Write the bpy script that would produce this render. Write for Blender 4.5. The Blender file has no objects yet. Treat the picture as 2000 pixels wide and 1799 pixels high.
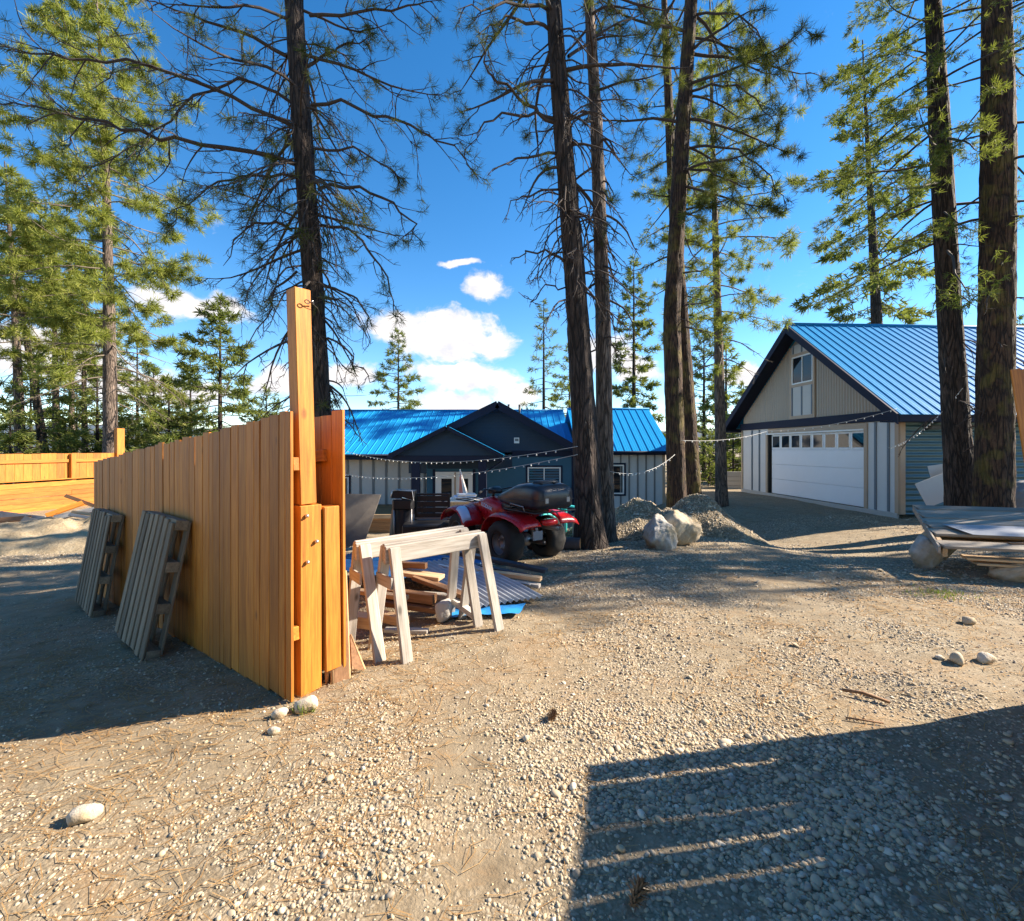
import bpy, bmesh, math
import numpy as np
from mathutils import Vector, Matrix

# ------------------------------------------------------------------ camera, sky, sun, exposure
SC = bpy.context.scene
COL = SC.collection
F = 900.0            # focal length in photo pixels (photo 2000 x 1799)
CX, HY, EYE = 1000.0, 875.0, 1.6
cam_d = bpy.data.cameras.new("camera")
cam_d.sensor_width = 36.0
cam_d.lens = 36.0 * F / 2000.0
cam_d.shift_y = -(899.5 - HY) / 2000.0
cam_d.clip_start = 0.05
cam_d.clip_end = 20000.0
cam = bpy.data.objects.new("camera", cam_d)
COL.objects.link(cam)
cam.location = (0, 0, EYE)
cam.rotation_euler = (math.radians(90), 0, 0)
SC.camera = cam

SUN_EL = math.radians(32.6)
SUN_DIR = Vector((0.985 * math.cos(SUN_EL), 0.172 * math.cos(SUN_EL), math.sin(SUN_EL))).normalized()
sun_d = bpy.data.lights.new("sun", 'SUN')
sun_d.energy = 5.0
sun_d.angle = math.radians(0.53)
sun_d.color = (1.0, 0.915, 0.79)
sun = bpy.data.objects.new("sun", sun_d)
COL.objects.link(sun)
sun.rotation_euler = (-SUN_DIR).to_track_quat('-Z', 'Y').to_euler()

vs = SC.view_settings
vs.view_transform = 'Standard'
vs.look = 'None'
vs.exposure = 1.6
vs.use_white_balance = True
vs.white_balance_temperature = 7050
vs.white_balance_tint = 12
vs.gamma = 1.0

def pxdir(x, y):
    return Vector(((x - CX) / F, 1.0, (HY - y) / F)).normalized()

def build_world():
    w = bpy.data.worlds.new("World"); SC.world = w; w.use_nodes = True
    nt = w.node_tree; N = nt.nodes; L = nt.links; N.clear()
    out = N.new('ShaderNodeOutputWorld'); bg = N.new('ShaderNodeBackground')
    L.new(bg.outputs[0], out.inputs[0])
    sky = N.new('ShaderNodeTexSky'); sky.sky_type = 'NISHITA'; sky.sun_disc = False
    sky.sun_elevation = SUN_EL
    sky.sun_rotation = math.atan2(SUN_DIR.x, SUN_DIR.y)
    sky.altitude = 1600; sky.air_density = 1.0; sky.dust_density = 0.05; sky.ozone_density = 1.6
    hs = N.new('ShaderNodeHueSaturation'); hs.inputs['Hue'].default_value = 0.5
    hs.inputs['Saturation'].default_value = 1.37; hs.inputs['Value'].default_value = 1.0
    L.new(sky.outputs[0], hs.inputs['Color'])
    tc = N.new('ShaderNodeTexCoord')
    def vm(op, a, b=None):
        n = N.new('ShaderNodeVectorMath'); n.operation = op
        for i, v in enumerate((a, b)):
            if v is None: continue
            if isinstance(v, (tuple, list, Vector)): n.inputs[i].default_value = tuple(v)
            else: L.new(v, n.inputs[i])
        return n
    def m(op, a, b=None, clamp=False):
        n = N.new('ShaderNodeMath'); n.operation = op; n.use_clamp = clamp
        for i, v in enumerate((a, b)):
            if v is None: continue
            if isinstance(v, (int, float)): n.inputs[i].default_value = v
            else: L.new(v, n.inputs[i])
        return n.outputs[0]
    d = vm('NORMALIZE', tc.outputs['Generated']).outputs['Vector']
    # cloud noise over the whole dome
    def cloud_noise(vec, scale, detail, stretch):
        sv = vm('MULTIPLY', vec, (1, 1, stretch)).outputs['Vector']
        n = N.new('ShaderNodeTexNoise'); n.inputs['Scale'].default_value = scale
        n.inputs['Detail'].default_value = detail; n.inputs['Roughness'].default_value = 0.62
        L.new(sv, n.inputs['Vector'])
        return n.outputs[0]
    warp = N.new('ShaderNodeTexNoise'); warp.inputs['Scale'].default_value = 11; warp.inputs['Detail'].default_value = 5
    L.new(d, warp.inputs['Vector'])
    wv = vm('SUBTRACT', warp.outputs['Color'], (0.5, 0.5, 0.5)).outputs['Vector']
    wsc = vm('MULTIPLY', wv, (0.075, 0.075, 0.06)).outputs['Vector']
    dw = vm('ADD', d, wsc).outputs['Vector']
    n1 = cloud_noise(dw, 15.0, 10, 1.7)
    sep = N.new('ShaderNodeSeparateXYZ'); L.new(d, sep.inputs[0])
    # clouds that stand low over the horizon: where they are in the sky that day
    puffs = [((872, 662), .125, .058), ((760, 640), .07, .04), ((955, 672), .06, .035), ((880, 722), .10, .024),
             ((930, 745), .10, .028), ((1000, 770), .06, .03), ((880, 790), .10, .028), ((950, 562), .050, .027), ((900, 515), .045, .008),
             ((690, 735), .055, .025), ((540, 745), .06, .03), ((380, 600), .09, .03), ((1450, 732), .045, .02),
             ((1500, 725), .05, .014), ((120, 700), .12, .05), ((300, 760), .12, .03), ((1180, 690), .08, .04), ((2300, 740), .16, .05), ((-500, 700), .2, .06),
             ((1240, 720), .05, .035), ((3200, 700), .2, .06)]
    acc = None
    for (px, sx, sz) in puffs:
        c = pxdir(*px)
        q = vm('MULTIPLY', vm('SUBTRACT', dw, c).outputs['Vector'], (.72 / sx, .72 / sx, .72 / sz)).outputs['Vector']
        ln = N.new('ShaderNodeVectorMath'); ln.operation = 'LENGTH'; L.new(q, ln.inputs[0])
        g = m('SUBTRACT', 1.0, ln.outputs['Value'], clamp=True)
        acc = g if acc is None else m('MAXIMUM', acc, g)
    dens = m('ADD', m('MULTIPLY', acc, 0.95), m('SUBTRACT', m('MULTIPLY', m('SUBTRACT', n1, 0.5), 1.25), 0.16))
    mr = N.new('ShaderNodeMapRange'); mr.interpolation_type = 'SMOOTHSTEP'
    mr.inputs['From Min'].default_value = 0.04; mr.inputs['From Max'].default_value = 0.40
    L.new(dens, mr.inputs['Value'])
    # gray undersides
    n2 = cloud_noise(d, 16.0, 5, 2.2)
    cr = N.new('ShaderNodeValToRGB')
    cr.color_ramp.elements[0].position = 0.3; cr.color_ramp.elements[0].color = (2.9, 3.1, 3.6, 1)
    cr.color_ramp.elements[1].position = 0.62; cr.color_ramp.elements[1].color = (4.0, 4.0, 4.05, 1)
    L.new(n2, cr.inputs[0])
    mix = N.new('ShaderNodeMix'); mix.data_type = 'RGBA'
    L.new(mr.outputs[0], mix.inputs['Factor'])
    L.new(hs.outputs[0], mix.inputs['A']); L.new(cr.outputs[0], mix.inputs['B'])
    L.new(mix.outputs['Result'], bg.inputs[0])
    bg.inputs[1].default_value = 0.098
build_world()

# ------------------------------------------------------------------ helpers
R = np.random.RandomState(11)
def at(x, y, D):
    return Vector(((x - CX) * D / F, D, EYE + (HY - y) * D / F))

def hash2(ix, iy, seed):
    h = (ix.astype(np.int64) * 374761393 + iy.astype(np.int64) * 668265263 + seed * 1442695041) & 0xffffffff
    h = ((h ^ (h >> 13)) * 1274126177) & 0xffffffff
    return ((h ^ (h >> 16)) & 0xffff) / 65535.0
def vnoise(x, y, seed=0):
    x = np.asarray(x, float); y = np.asarray(y, float)
    ix = np.floor(x); iy = np.floor(y); fx = x - ix; fy = y - iy
    fx = fx * fx * (3 - 2 * fx); fy = fy * fy * (3 - 2 * fy)
    a = hash2(ix, iy, seed); b = hash2(ix + 1, iy, seed); c = hash2(ix, iy + 1, seed); d = hash2(ix + 1, iy + 1, seed)
    return (a * (1 - fx) + b * fx) * (1 - fy) + (c * (1 - fx) + d * fx) * fy
def fbm(x, y, oct=4, seed=0):
    s = 0; a = .5; t = 0
    for o in range(oct):
        s = s + a * vnoise(x * 2 ** o, y * 2 ** o, seed + o * 17); t += a; a *= .5
    return s / t
def sstep(a, b, v):
    t = np.clip((np.asarray(v, float) - a) / (b - a), 0, 1)
    return t * t * (3 - 2 * t)

def gz(X, Y):
    """height of the yard"""
    X = np.asarray(X, float); Y = np.asarray(Y, float)
    t = (X + 1.36) * -0.78 + (Y - 2.88) * 0.627
    z = -0.079 * np.clip(t, 0, 7.5) * sstep(6.0, -1.0, X)
    z = z - 0.62 * sstep(9.0, 15.0, Y) * sstep(7.5, 4.5, X) * sstep(-13, -7, X)
    z = z - 0.3 * sstep(5.0, 10.0, Y) * sstep(3.0, 6.0, X)
    z = z - 0.25 * np.exp(-(((X - 6.2) / 2.2) ** 2 + ((Y - 11) / 2.5) ** 2))
    near = sstep(40, 15, np.hypot(X, Y))
    z = z + near * (0.10 * (fbm(X * .5, Y * .5, 3, 5) - .5) * sstep(1.0, 4.0, np.hypot(X, Y)) + 0.035 * (fbm(X * 2.1, Y * 2.1, 3, 9) - .5))
    return z
def g(X, Y): return float(gz(np.array([X]), np.array([Y]))[0])

def wm(o):
    if o.parent: return wm(o.parent) @ o.matrix_parent_inverse @ o.matrix_basis
    return o.matrix_basis.copy()
def par(c, p):
    if p is not None:
        c.parent = p; c.matrix_parent_inverse = wm(p).inverted()
    return c
def tag(o, label=None, cat=None, group=None, kind=None):
    if label: o['label'] = label
    if cat: o['category'] = cat
    if group: o['group'] = group
    if kind: o['kind'] = kind
    return o
def thing(name, loc, label, cat, group=None, rz=0):
    o = bpy.data.objects.new(name, None); COL.objects.link(o)
    o.empty_display_size = .1
    o.matrix_basis = Matrix.Translation(Vector(loc)) @ Matrix.Rotation(rz, 4, 'Z')
    return tag(o, label, cat, group)
def obj(name, me, mat=None, parent=None, mtx=None):
    o = bpy.data.objects.new(name, me); COL.objects.link(o)
    if mtx is not None: o.matrix_basis = mtx
    if mat is not None and len(me.materials) == 0: me.materials.append(mat)
    return par(o, parent)
def smooth(me, on=True):
    me.polygons.foreach_set('use_smooth', [on] * len(me.polygons)); return me

def npmesh(name, V, quads=None, tris=None, sm=True, attrs=None):
    V = np.asarray(V, np.float32)
    me = bpy.data.meshes.new(name)
    me.vertices.add(len(V)); me.vertices.foreach_set('co', V.ravel())
    q = np.zeros((0, 4), np.int32) if quads is None or len(quads) == 0 else np.asarray(quads, np.int32)
    t = np.zeros((0, 3), np.int32) if tris is None or len(tris) == 0 else np.asarray(tris, np.int32)
    nl = q.size + t.size; npoly = len(q) + len(t)
    me.loops.add(nl); me.polygons.add(npoly)
    me.loops.foreach_set('vertex_index', np.concatenate([q.ravel(), t.ravel()]))
    st = np.concatenate([np.arange(len(q)) * 4, q.size + np.arange(len(t)) * 3]).astype(np.int32)
    me.polygons.foreach_set('loop_start', st)
    me.polygons.foreach_set('use_smooth', np.full(npoly, sm, bool))
    me.update(calc_edges=True)
    if attrs:
        for k, a in attrs.items():
            at_ = me.attributes.new(k, 'FLOAT', 'FACE'); at_.data.foreach_set('value', np.asarray(a, np.float32))
    return me

def bm_mesh(name, fn, sm=False):
    bm = bmesh.new(); fn(bm)
    me = bpy.data.meshes.new(name); bm.to_mesh(me); bm.free()
    if sm: smooth(me)
    return me
def add_box(bm, c, s, mtx=None, bev=0.0, segs=1):
    r = bmesh.ops.create_cube(bm, size=1.0)
    vs_ = r['verts']
    bmesh.ops.scale(bm, vec=Vector(s), verts=vs_)
    if bev > 0:
        es = list({e for v in vs_ for e in v.link_edges})
        rb = bmesh.ops.bevel(bm, geom=es, offset=bev, segments=segs, affect='EDGES', profile=0.5)
        vs_ = list({v for f in rb['faces'] for v in f.verts} | {v for v in vs_ if v.is_valid})
    M = Matrix.Translation(Vector(c)) if mtx is None else Matrix.Translation(Vector(c)) @ mtx
    bmesh.ops.transform(bm, matrix=M, verts=vs_)
    return vs_
_bc = {}
def box_me(s, bev=0.004, key=None):
    k = (round(s[0], 3), round(s[1], 3), round(s[2], 3), bev, key)
    if k not in _bc:
        _bc[k] = bm_mesh('box', lambda bm: add_box(bm, (0, 0, 0), s, bev=min(bev, min(s) * .3)))
    return _bc[k]
def frame_mtx(p0, p1, face):
    """local z along p0->p1, local y roughly along 'face'"""
    p0 = Vector(p0); p1 = Vector(p1)
    z = (p1 - p0).normalized(); y = Vector(face); y = (y - z * y.dot(z)).normalized(); x = y.cross(z)
    M = Matrix((x, y, z)).transposed().to_4x4(); M.translation = (p0 + p1) / 2
    return M
def beam(name, p0, p1, w, t, mat, parent, face=(0, -1, 0), bev=0.004):
    """board from p0 to p1, w wide, t thick along 'face'; grain along local z"""
    l = (Vector(p1) - Vector(p0)).length
    return obj(name, box_me((w, t, l), bev, mat.name), mat, parent, frame_mtx(p0, p1, face))
def bx(name, lo, hi, mat, parent, bev=0.004, mtx=None):
    """axis aligned box lo..hi (in mtx space), grain along its longest side"""
    lo = Vector(lo); hi = Vector(hi); s = hi - lo; c = (lo + hi) / 2
    M = Matrix.Translation(c)
    if mtx is not None: M = mtx @ M
    return obj(name, box_me(tuple(s), bev, mat.name), mat, parent, M)

class Tubes:
    def __init__(s): s.V = []; s.Q = []; s.n = 0
    def add(s, P, rad, k=5, cap=False):
        P = np.asarray(P, float); n = len(P); rad = np.broadcast_to(np.asarray(rad, float), (n,))
        T = np.gradient(P, axis=0); T /= np.linalg.norm(T, axis=1)[:, None] + 1e-9
        up = np.array([0, 0, 1.0]) if abs(T[0, 2]) < .9 else np.array([1.0, 0, 0])
        A = np.cross(T, up); A /= np.linalg.norm(A, axis=1)[:, None] + 1e-9
        B = np.cross(T, A)
        th = np.arange(k) * 2 * np.pi / k
        ring = A[:, None, :] * np.cos(th)[None, :, None] + B[:, None, :] * np.sin(th)[None, :, None]
        V = P[:, None, :] + ring * rad[:, None, None]
        i = np.arange(n - 1)[:, None] * k; j = np.arange(k)[None, :]; j2 = (j + 1) % k
        Q = np.stack([i + j, i + j2, i + k + j2, i + k + j], -1).reshape(-1, 4) + s.n
        s.V.append(V.reshape(-1, 3)); s.Q.append(Q); s.n += n * k
    def mesh(s, name): return npmesh(name, np.concatenate(s.V), np.concatenate(s.Q))
def tube_obj(name, P, rad, mat, parent=None, k=8):
    t = Tubes(); t.add([tuple(p) for p in P], rad, k)
    me = t.mesh(name)
    # close the ends
    bm = bmesh.new(); bm.from_mesh(me); bmesh.ops.holes_fill(bm, edges=[e for e in bm.edges if e.is_boundary], sides=k + 1); bm.to_mesh(me); bm.free()
    return obj(name, me, mat, parent)
def lathe(prof, k=24, axis='Z'):
    """prof: list of (r, h)"""
    P = np.array(prof, float); n = len(P); th = np.arange(k) * 2 * np.pi / k
    V = np.stack([P[:, 0, None] * np.cos(th), P[:, 0, None] * np.sin(th), np.repeat(P[:, 1, None], k, 1)], -1).reshape(-1, 3)
    i = np.arange(n - 1)[:, None] * k; j = np.arange(k)[None, :]; j2 = (j + 1) % k
    Q = np.stack([i + j, i + j2, i + k + j2, i + k + j], -1).reshape(-1, 4)
    if axis == 'Y': V = V[:, [0, 2, 1]] * np.array([1, 1, -1])
    return npmesh('lathe', V, Q)

# ------------------------------------------------------------------ materials
class NT:
    def __init__(s, name):
        s.mat = bpy.data.materials.new(name); s.mat.use_nodes = True
        s.N = s.mat.node_tree.nodes; s.L = s.mat.node_tree.links
        s.b = s.N['Principled BSDF']; s.out = s.N['Material Output']
    def node(s, t, **kw):
        n = s.N.new(t)
        for k, v in kw.items(): setattr(n, k, v)
        return n
    def link(s, a, b): s.L.new(a, b)
    def val(s, sock, v):
        if isinstance(v, (int, float, tuple, list)): sock.default_value = v
        else: s.L.new(v, sock)
    def math(s, op, a, b=0.0, clamp=False):
        n = s.node('ShaderNodeMath', operation=op, use_clamp=clamp); s.val(n.inputs[0], a); s.val(n.inputs[1], b); return n.outputs[0]
    def noise(s, vec, scale, detail=4, rough=.55, dist=0):
        n = s.node('ShaderNodeTexNoise'); s.val(n.inputs['Vector'], vec); s.val(n.inputs['Scale'], scale)
        n.inputs['Detail'].default_value = detail; n.inputs['Roughness'].default_value = rough; n.inputs['Distortion'].default_value = dist
        return n.outputs[0]
    def vor(s, vec, scale, feature='F1'):
        n = s.node('ShaderNodeTexVoronoi', feature=feature); s.val(n.inputs['Vector'], vec); s.val(n.inputs['Scale'], scale); return n
    def ramp(s, fac, stops):
        n = s.node('ShaderNodeValToRGB'); e = n.color_ramp.elements
        while len(e) < len(stops): e.new(.5)
        for i, (p, c) in enumerate(stops):
            e[i].position = p; e[i].color = (*c, 1) if len(c) == 3 else c
        s.val(n.inputs[0], fac); return n.outputs[0]
    def mix(s, fac, a, b, mode='MIX'):
        n = s.node('ShaderNodeMix', data_type='RGBA', blend_type=mode)
        s.val(n.inputs['Factor'], fac)
        s.val(n.inputs['A'], (*a, 1) if isinstance(a, tuple) and len(a) == 3 else a)
        s.val(n.inputs['B'], (*b, 1) if isinstance(b, tuple) and len(b) == 3 else b)
        return n.outputs['Result']
    def coord(s, kind='Object'):
        return s.node('ShaderNodeTexCoord').outputs[kind]
    def geo(s, kind='Position'): return s.node('ShaderNodeNewGeometry').outputs[kind]
    def rnd(s): return s.node('ShaderNodeObjectInfo').outputs['Random']
    def scale(s, vec, v, off=None):
        n = s.node('ShaderNodeMapping'); s.val(n.inputs['Vector'], vec); n.inputs['Scale'].default_value = v
        if off is not None:
            c = s.node('ShaderNodeCombineXYZ')
            for i in range(3): s.link(off, c.inputs[i])
            s.link(c.outputs[0], n.inputs['Location'])
        return n.outputs[0]
    def bump(s, h, dist, strength=1.0):
        n = s.node('ShaderNodeBump'); s.val(n.inputs['Height'], h); n.inputs['Distance'].default_value = dist; n.inputs['Strength'].default_value = strength
        s.link(n.outputs[0], s.b.inputs['Normal']); return n
    def col(s, c): s.val(s.b.inputs['Base Color'], (*c, 1) if isinstance(c, tuple) and len(c) == 3 else c); return s
    def rough(s, r): s.val(s.b.inputs['Roughness'], r); return s
    def metal(s, r): s.val(s.b.inputs['Metallic'], r); return s

def wood(name, dark, mid, light, rough=.75, knots=.5, vary=.25, bump=.0015, grain=1.0):
    n = NT(name); r = n.math('MULTIPLY', n.rnd(), 40.0)
    v = n.scale(n.coord(), (1, 1, .055), r)
    g1 = n.noise(v, 60 * grain, 5, .6, .4)
    v2 = n.scale(n.coord(), (1, 1, .12), r)
    g2 = n.noise(v2, 9, 3, .5, 1.2)
    base = n.ramp(n.math('ADD', n.math('MULTIPLY', g1, .65), n.math('MULTIPLY', g2, .35)), [(.3, dark), (.5, mid), (.72, light)])
    kv = n.scale(n.coord(), (1, 1, .5), r)
    k = n.vor(kv, 3.2)
    kn = n.ramp(k.outputs['Distance'], [(.03, (0, 0, 0)), (.075, (1, 1, 1))])
    kc = n.mix(n.math('MULTIPLY', n.math('SUBTRACT', 1.0, kn), knots), base, tuple(c * .35 for c in dark))
    tone = n.math('ADD', 1 - vary / 2, n.math('MULTIPLY', n.math('FRACT', n.math('MULTIPLY', n.rnd(), 7.13)), vary))
    big = n.noise(n.scale(n.coord(), (1, 1, .4), r), 2.2, 4)
    tone = n.math('MULTIPLY', tone, n.math('ADD', .8, n.math('MULTIPLY', big, .4)))
    vv = n.node('ShaderNodeVectorMath', operation='SCALE'); n.link(kc, vv.inputs[0]); n.link(tone, vv.inputs['Scale'])
    n.col(vv.outputs['Vector']).rough(rough); n.bump(g1, bump, .6)
    return n.mat

def plain(name, c, rough=.5, metal=0, var=.12, nscale=6.0, bump=0.0, bscale=40, spec=None):
    n = NT(name)
    nz = n.noise(n.coord('Object'), nscale, 5, .6)
    m_ = n.mix(n.math('MULTIPLY', nz, 1.0), tuple(x * (1 - var) for x in c), tuple(min(1, x * (1 + var)) for x in c))
    n.col(m_).metal(metal)
    n.rough(n.math('ADD', rough - .08, n.math('MULTIPLY', nz, .16)))
    if spec is not None: n.b.inputs['Specular IOR Level'].default_value = spec
    if bump: n.bump(n.noise(n.coord('Object'), bscale, 4), bump)
    return n.mat

M = {}
M['fence'] = wood('stained_cedar', (.24, .074, .008), (.41, .138, .014), (.55, .225, .033), .62, .65, .50)
M['old_wood'] = wood('weathered_wood', (.22, .19, .155), (.38, .345, .30), (.52, .49, .45), .85, .85, .45, .003)
M['pallet_wood'] = wood('pallet_wood', (.11, .085, .055), (.19, .15, .105), (.28, .225, .16), .88, .3, .6, .002)
M['raw_wood'] = wood('raw_lumber', (.34, .20, .10), (.50, .33, .18), (.62, .46, .28), .8, .4, .35)
M['brown_wood'] = wood('brown_lumber', (.13, .06, .028), (.22, .11, .05), (.32, .17, .085), .8, .4, .3)
M['deck_wood'] = wood('deck_lumber', (.20, .09, .035), (.32, .16, .06), (.42, .24, .10), .75, .3, .3)
M['grey_boards'] = wood('grey_planks', (.16, .13, .10), (.28, .235, .185), (.40, .35, .29), .85, .5, .3, .002)
M['osb'] = plain('old_plywood', (.155, .135, .115), .85, 0, .35, 14, .002, 60)
M['osb_edge'] = plain('board_edge', (.52, .33, .17), .8, 0, .2, 30)
M['panel_brown'] = plain('brown_panel', (.16, .075, .03), .6, 0, .2, 8)
def metal_roof(name, c, r=.46):
    n = NT(name)
    nz = n.noise(n.coord('Object'), 1.3, 4, .6)
    n.col(n.mix(nz, tuple(x * .9 for x in c), tuple(min(1, x * 1.1) for x in c))).metal(0.0)
    n.rough(n.math('ADD', r - .06, n.math('MULTIPLY', n.noise(n.coord('Object'), 9, 5), .16)))
    n.b.inputs['Specular IOR Level'].default_value = .08
    n.bump(n.noise(n.scale(n.coord('Object'), (1, .25, 1)), 2.5, 2), .006, .3)
    return n.mat
M['roof'] = metal_roof('blue_metal_roof', (.004, .25, .54))
M['roof_rib'] = metal_roof('blue_metal_rib', (.004, .20, .44))
M['navy'] = plain('navy_trim_paint', (.012, .018, .040), .65, 0, .15, spec=.2)
M['navy_siding'] = plain('navy_lap_siding', (.034, .056, .088), .6, 0, .12, spec=.25)
M['teal_siding'] = plain('teal_lap_siding', (.040, .12, .18), .55, 0, .12, spec=.3)
M['corr'] = plain('teal_corrugated_metal', (.062, .14, .17), .38, .25, .12)
M['cream'] = plain('cream_panel_paint', (.50, .485, .455), .6, 0, .07)
M['grey_panel'] = plain('pale_grey_panel', (.55, .56, .56), .6, 0, .06)
M['batten'] = plain('slate_batten_paint', (.12, .155, .19), .55, 0, .12)
M['batten_grey'] = plain('grey_batten_paint', (.17, .175, .175), .55, 0, .12)
M['tan_trim'] = plain('tan_trim_paint', (.42, .31, .22), .6, 0, .1)
M['tan_metal'] = plain('tan_ribbed_metal', (.36, .30, .24), .5, .1, .08)
M['white'] = plain('white_vinyl', (.78, .78, .76), .4, 0, .05)
M['door_white'] = plain('garage_door_white', (.74, .76, .79), .45, 0, .05, 2)
def glass():
    n = NT('dark_window_glass'); n.col((.012, .016, .022)).rough(.03)
    n.b.inputs['Specular IOR Level'].default_value = .4
    n.bump(n.noise(n.coord('Object'), 1.5, 2), .004, .4); return n.mat
M['glass'] = glass()
M['black'] = plain('black_plastic', (.014, .014, .016), .42, 0, .2)
M['black_vinyl'] = plain('black_cargo_box', (.018, .019, .025), .33, 0, .2, 10, .002, 30)
M['rubber'] = plain('tyre_rubber', (.017, .016, .015), .8, 0, .3, 20, .002, 60)
M['rim'] = plain('grey_steel_rim', (.16, .16, .165), .45, .6, .2)
M['red'] = plain('red_plastic_fender', (.42, .008, .012), .28, 0, .15)
M['red_dull'] = plain('sun_faded_red', (.30, .015, .04), .4, 0, .15)
M['red_can'] = plain('red_fuel_can', (.55, .03, .012), .4, 0, .1)
M['tail'] = plain('red_lens', (.55, .02, .02), .12, 0, .1)
M['steel'] = plain('grey_steel', (.25, .25, .26), .45, .7, .2)
M['zinc'] = plain('zinc_bolt', (.55, .55, .55), .35, .9, .1)
M['plate'] = plain('licence_plate', (.20, .20, .215), .5, .2, .2)
M['decal'] = plain('pale_blue_decal', (.55, .65, .80), .4, 0, .1)
M['decal_dark'] = plain('navy_letters', (.02, .03, .09), .4, 0, .1)
M['teal_chair'] = plain('turquoise_plastic', (.05, .55, .52), .4, 0, .08)
M['table'] = plain('white_plastic_table', (.72, .70, .66), .5, 0, .08)
M['cloth_red'] = plain('faded_red_canvas', (.62, .20, .14), .8, 0, .15)
M['cloth_white'] = plain('white_canvas', (.72, .68, .64), .8, 0, .1)
M['zinc_sheet'] = plain('galvanised_sheet', (.34, .365, .40), .5, .2, .15)
M['blue_sheet'] = plain('blue_steel_sheet', (.02, .14, .34), .35, .2, .15)
M['dark_trim'] = plain('dark_steel_trim', (.05, .075, .10), .4, .4, .2)
M['tarp'] = plain('blue_tarp', (.02, .25, .60), .4, 0, .15, 10, .006, 14)
M['concrete'] = plain('pale_concrete', (.42, .40, .37), .9, 0, .15, 12, .003, 60)
M['bulb'] = plain('clear_bulb', (.75, .75, .72), .15, 0, .05)
M['wire'] = plain('pale_wire', (.45, .45, .43), .6, 0, .1)
M['iron'] = plain('dark_iron', (.05, .045, .04), .5, .8, .2)
M['greytarp'] = plain('grey_tarp', (.22, .22, .22), .7, 0, .15, 6, .01, 8)
M['log_bark'] = plain('log_bark', (.06, .05, .055), .9, 0, .4, 16, .012, 30)
def cut():
    n = NT('cut_log_end'); c = n.coord('Object')
    ln = n.node('ShaderNodeVectorMath', operation='LENGTH'); n.link(n.scale(c, (1, 1, 0)), ln.inputs[0])
    w = n.math('SINE', n.math('MULTIPLY', ln.outputs['Value'], 420))
    n.col(n.mix(n.math('MULTIPLY', n.math('ADD', w, 1), .3), (.58, .26, .09), (.40, .16, .05))).rough(.8); return n.mat
M['log_cut'] = cut()

def stone(name, a, b, c, s=6):
    n = NT(name); v = n.coord('Object'); nz = n.noise(v, s, 6, .65, .3); n2 = n.noise(v, s * .45, 3)
    base = n.ramp(nz, [(.3, a), (.52, b), (.7, c)])
    st = n.ramp(n2, [(.45, (1, 1, 1)), (.62, (.72, .62, .46))])
    n.col(n.mix(1.0, base, st, 'MULTIPLY')).rough(.88); n.bump(n.noise(v, s * 5, 6, .7), .012, .7); return n.mat
M['boulder'] = stone('granite_boulder', (.30, .28, .25), (.44, .42, .38), (.55, .52, .47))
M['boulder_tan'] = stone('tan_boulder', (.34, .27, .18), (.46, .38, .27), (.56, .49, .38))
M['rock'] = stone('pale_rock', (.42, .36, .28), (.56, .49, .40), (.66, .60, .52), 14)

def bark(name, dark, mid, light, scale=1.0, moss=0.0):
    n = NT(name); p = n.geo()
    v = n.scale(p, (1, 1, .22))
    vo = n.vor(n.mix(.35, v, n.node('ShaderNodeTexNoise').outputs['Color']), 15 * scale, 'DISTANCE_TO_EDGE')
    e = n.ramp(vo.outputs['Distance'], [(.0, (0, 0, 0)), (.16, (1, 1, 1))])
    nz = n.noise(v, 26 * scale, 6, .7, .6); n3 = n.noise(p, 1.4, 4)
    base = n.ramp(n.math('ADD', n.math('MULTIPLY', nz, .7), n.math('MULTIPLY', n3, .3)), [(.3, dark), (.5, mid), (.68, light)])
    c = n.mix(e, tuple(x * .45 for x in dark), base)
    if moss: c = n.mix(n.math('MULTIPLY', n.ramp(n.noise(p, 2.5, 4), [(.5, (0, 0, 0)), (.62, (1, 1, 1))]), moss), c, (.20, .17, .03))
    n.col(c).rough(.92)
    n.bump(n.math('ADD', n.math('MULTIPLY', e, .7), n.math('MULTIPLY', nz, .6)), .045, 1.0)
    return n.mat
M['bark'] = bark('ponderosa_bark', (.020, .014, .011), (.050, .035, .028), (.125, .090, .072))
M['bark_red'] = bark('reddish_bark', (.030, .016, .010), (.068, .037, .022), (.14, .082, .05), 1.15, .35)
M['bark_sunlit'] = bark('sunlit_pine_bark', (.085, .062, .050), (.18, .135, .108), (.30, .235, .19), 1.2)  # lighter copy of the pine bark, sunlight put into its colour
M['twig'] = plain('dark_twig', (.060, .046, .040), .9, 0, .3, 8)
M['twig_pale'] = plain('grey_twig', (.16, .13, .10), .9, 0, .3, 8)

def needles(name, a, b, c, trans=.3):
    n = NT(name); at_ = n.node('ShaderNodeAttribute', attribute_name='tint')
    colr = n.ramp(at_.outputs['Fac'], [(.0, a), (.5, b), (1.0, c)])
    n.col(colr).rough(.7)
    n.b.inputs['Specular IOR Level'].default_value = .12
    tr = n.node('ShaderNodeBsdfTranslucent'); n.link(n.mix(.5, colr, (.30, .36, .03)), tr.inputs[0])
    mx = n.node('ShaderNodeMixShader'); mx.inputs[0].default_value = trans
    n.link(n.b.outputs[0], mx.inputs[1]); n.link(tr.outputs[0], mx.inputs[2]); n.link(mx.outputs[0], n.out.inputs[0])
    return n.mat
M['ndl_backlit'] = needles('backlit_pine_needles', (.030, .044, .016), (.070, .090, .030), (.17, .17, .06), .25)  # dark copy of the pine needles, backlit shade painted into the tones
M['ndl_sunlit'] = needles('sunlit_pine_needles', (.10, .13, .028), (.235, .265, .060), (.40, .40, .12), .42)  # bright copy of the pine needles, sunshine painted into the tones
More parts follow.
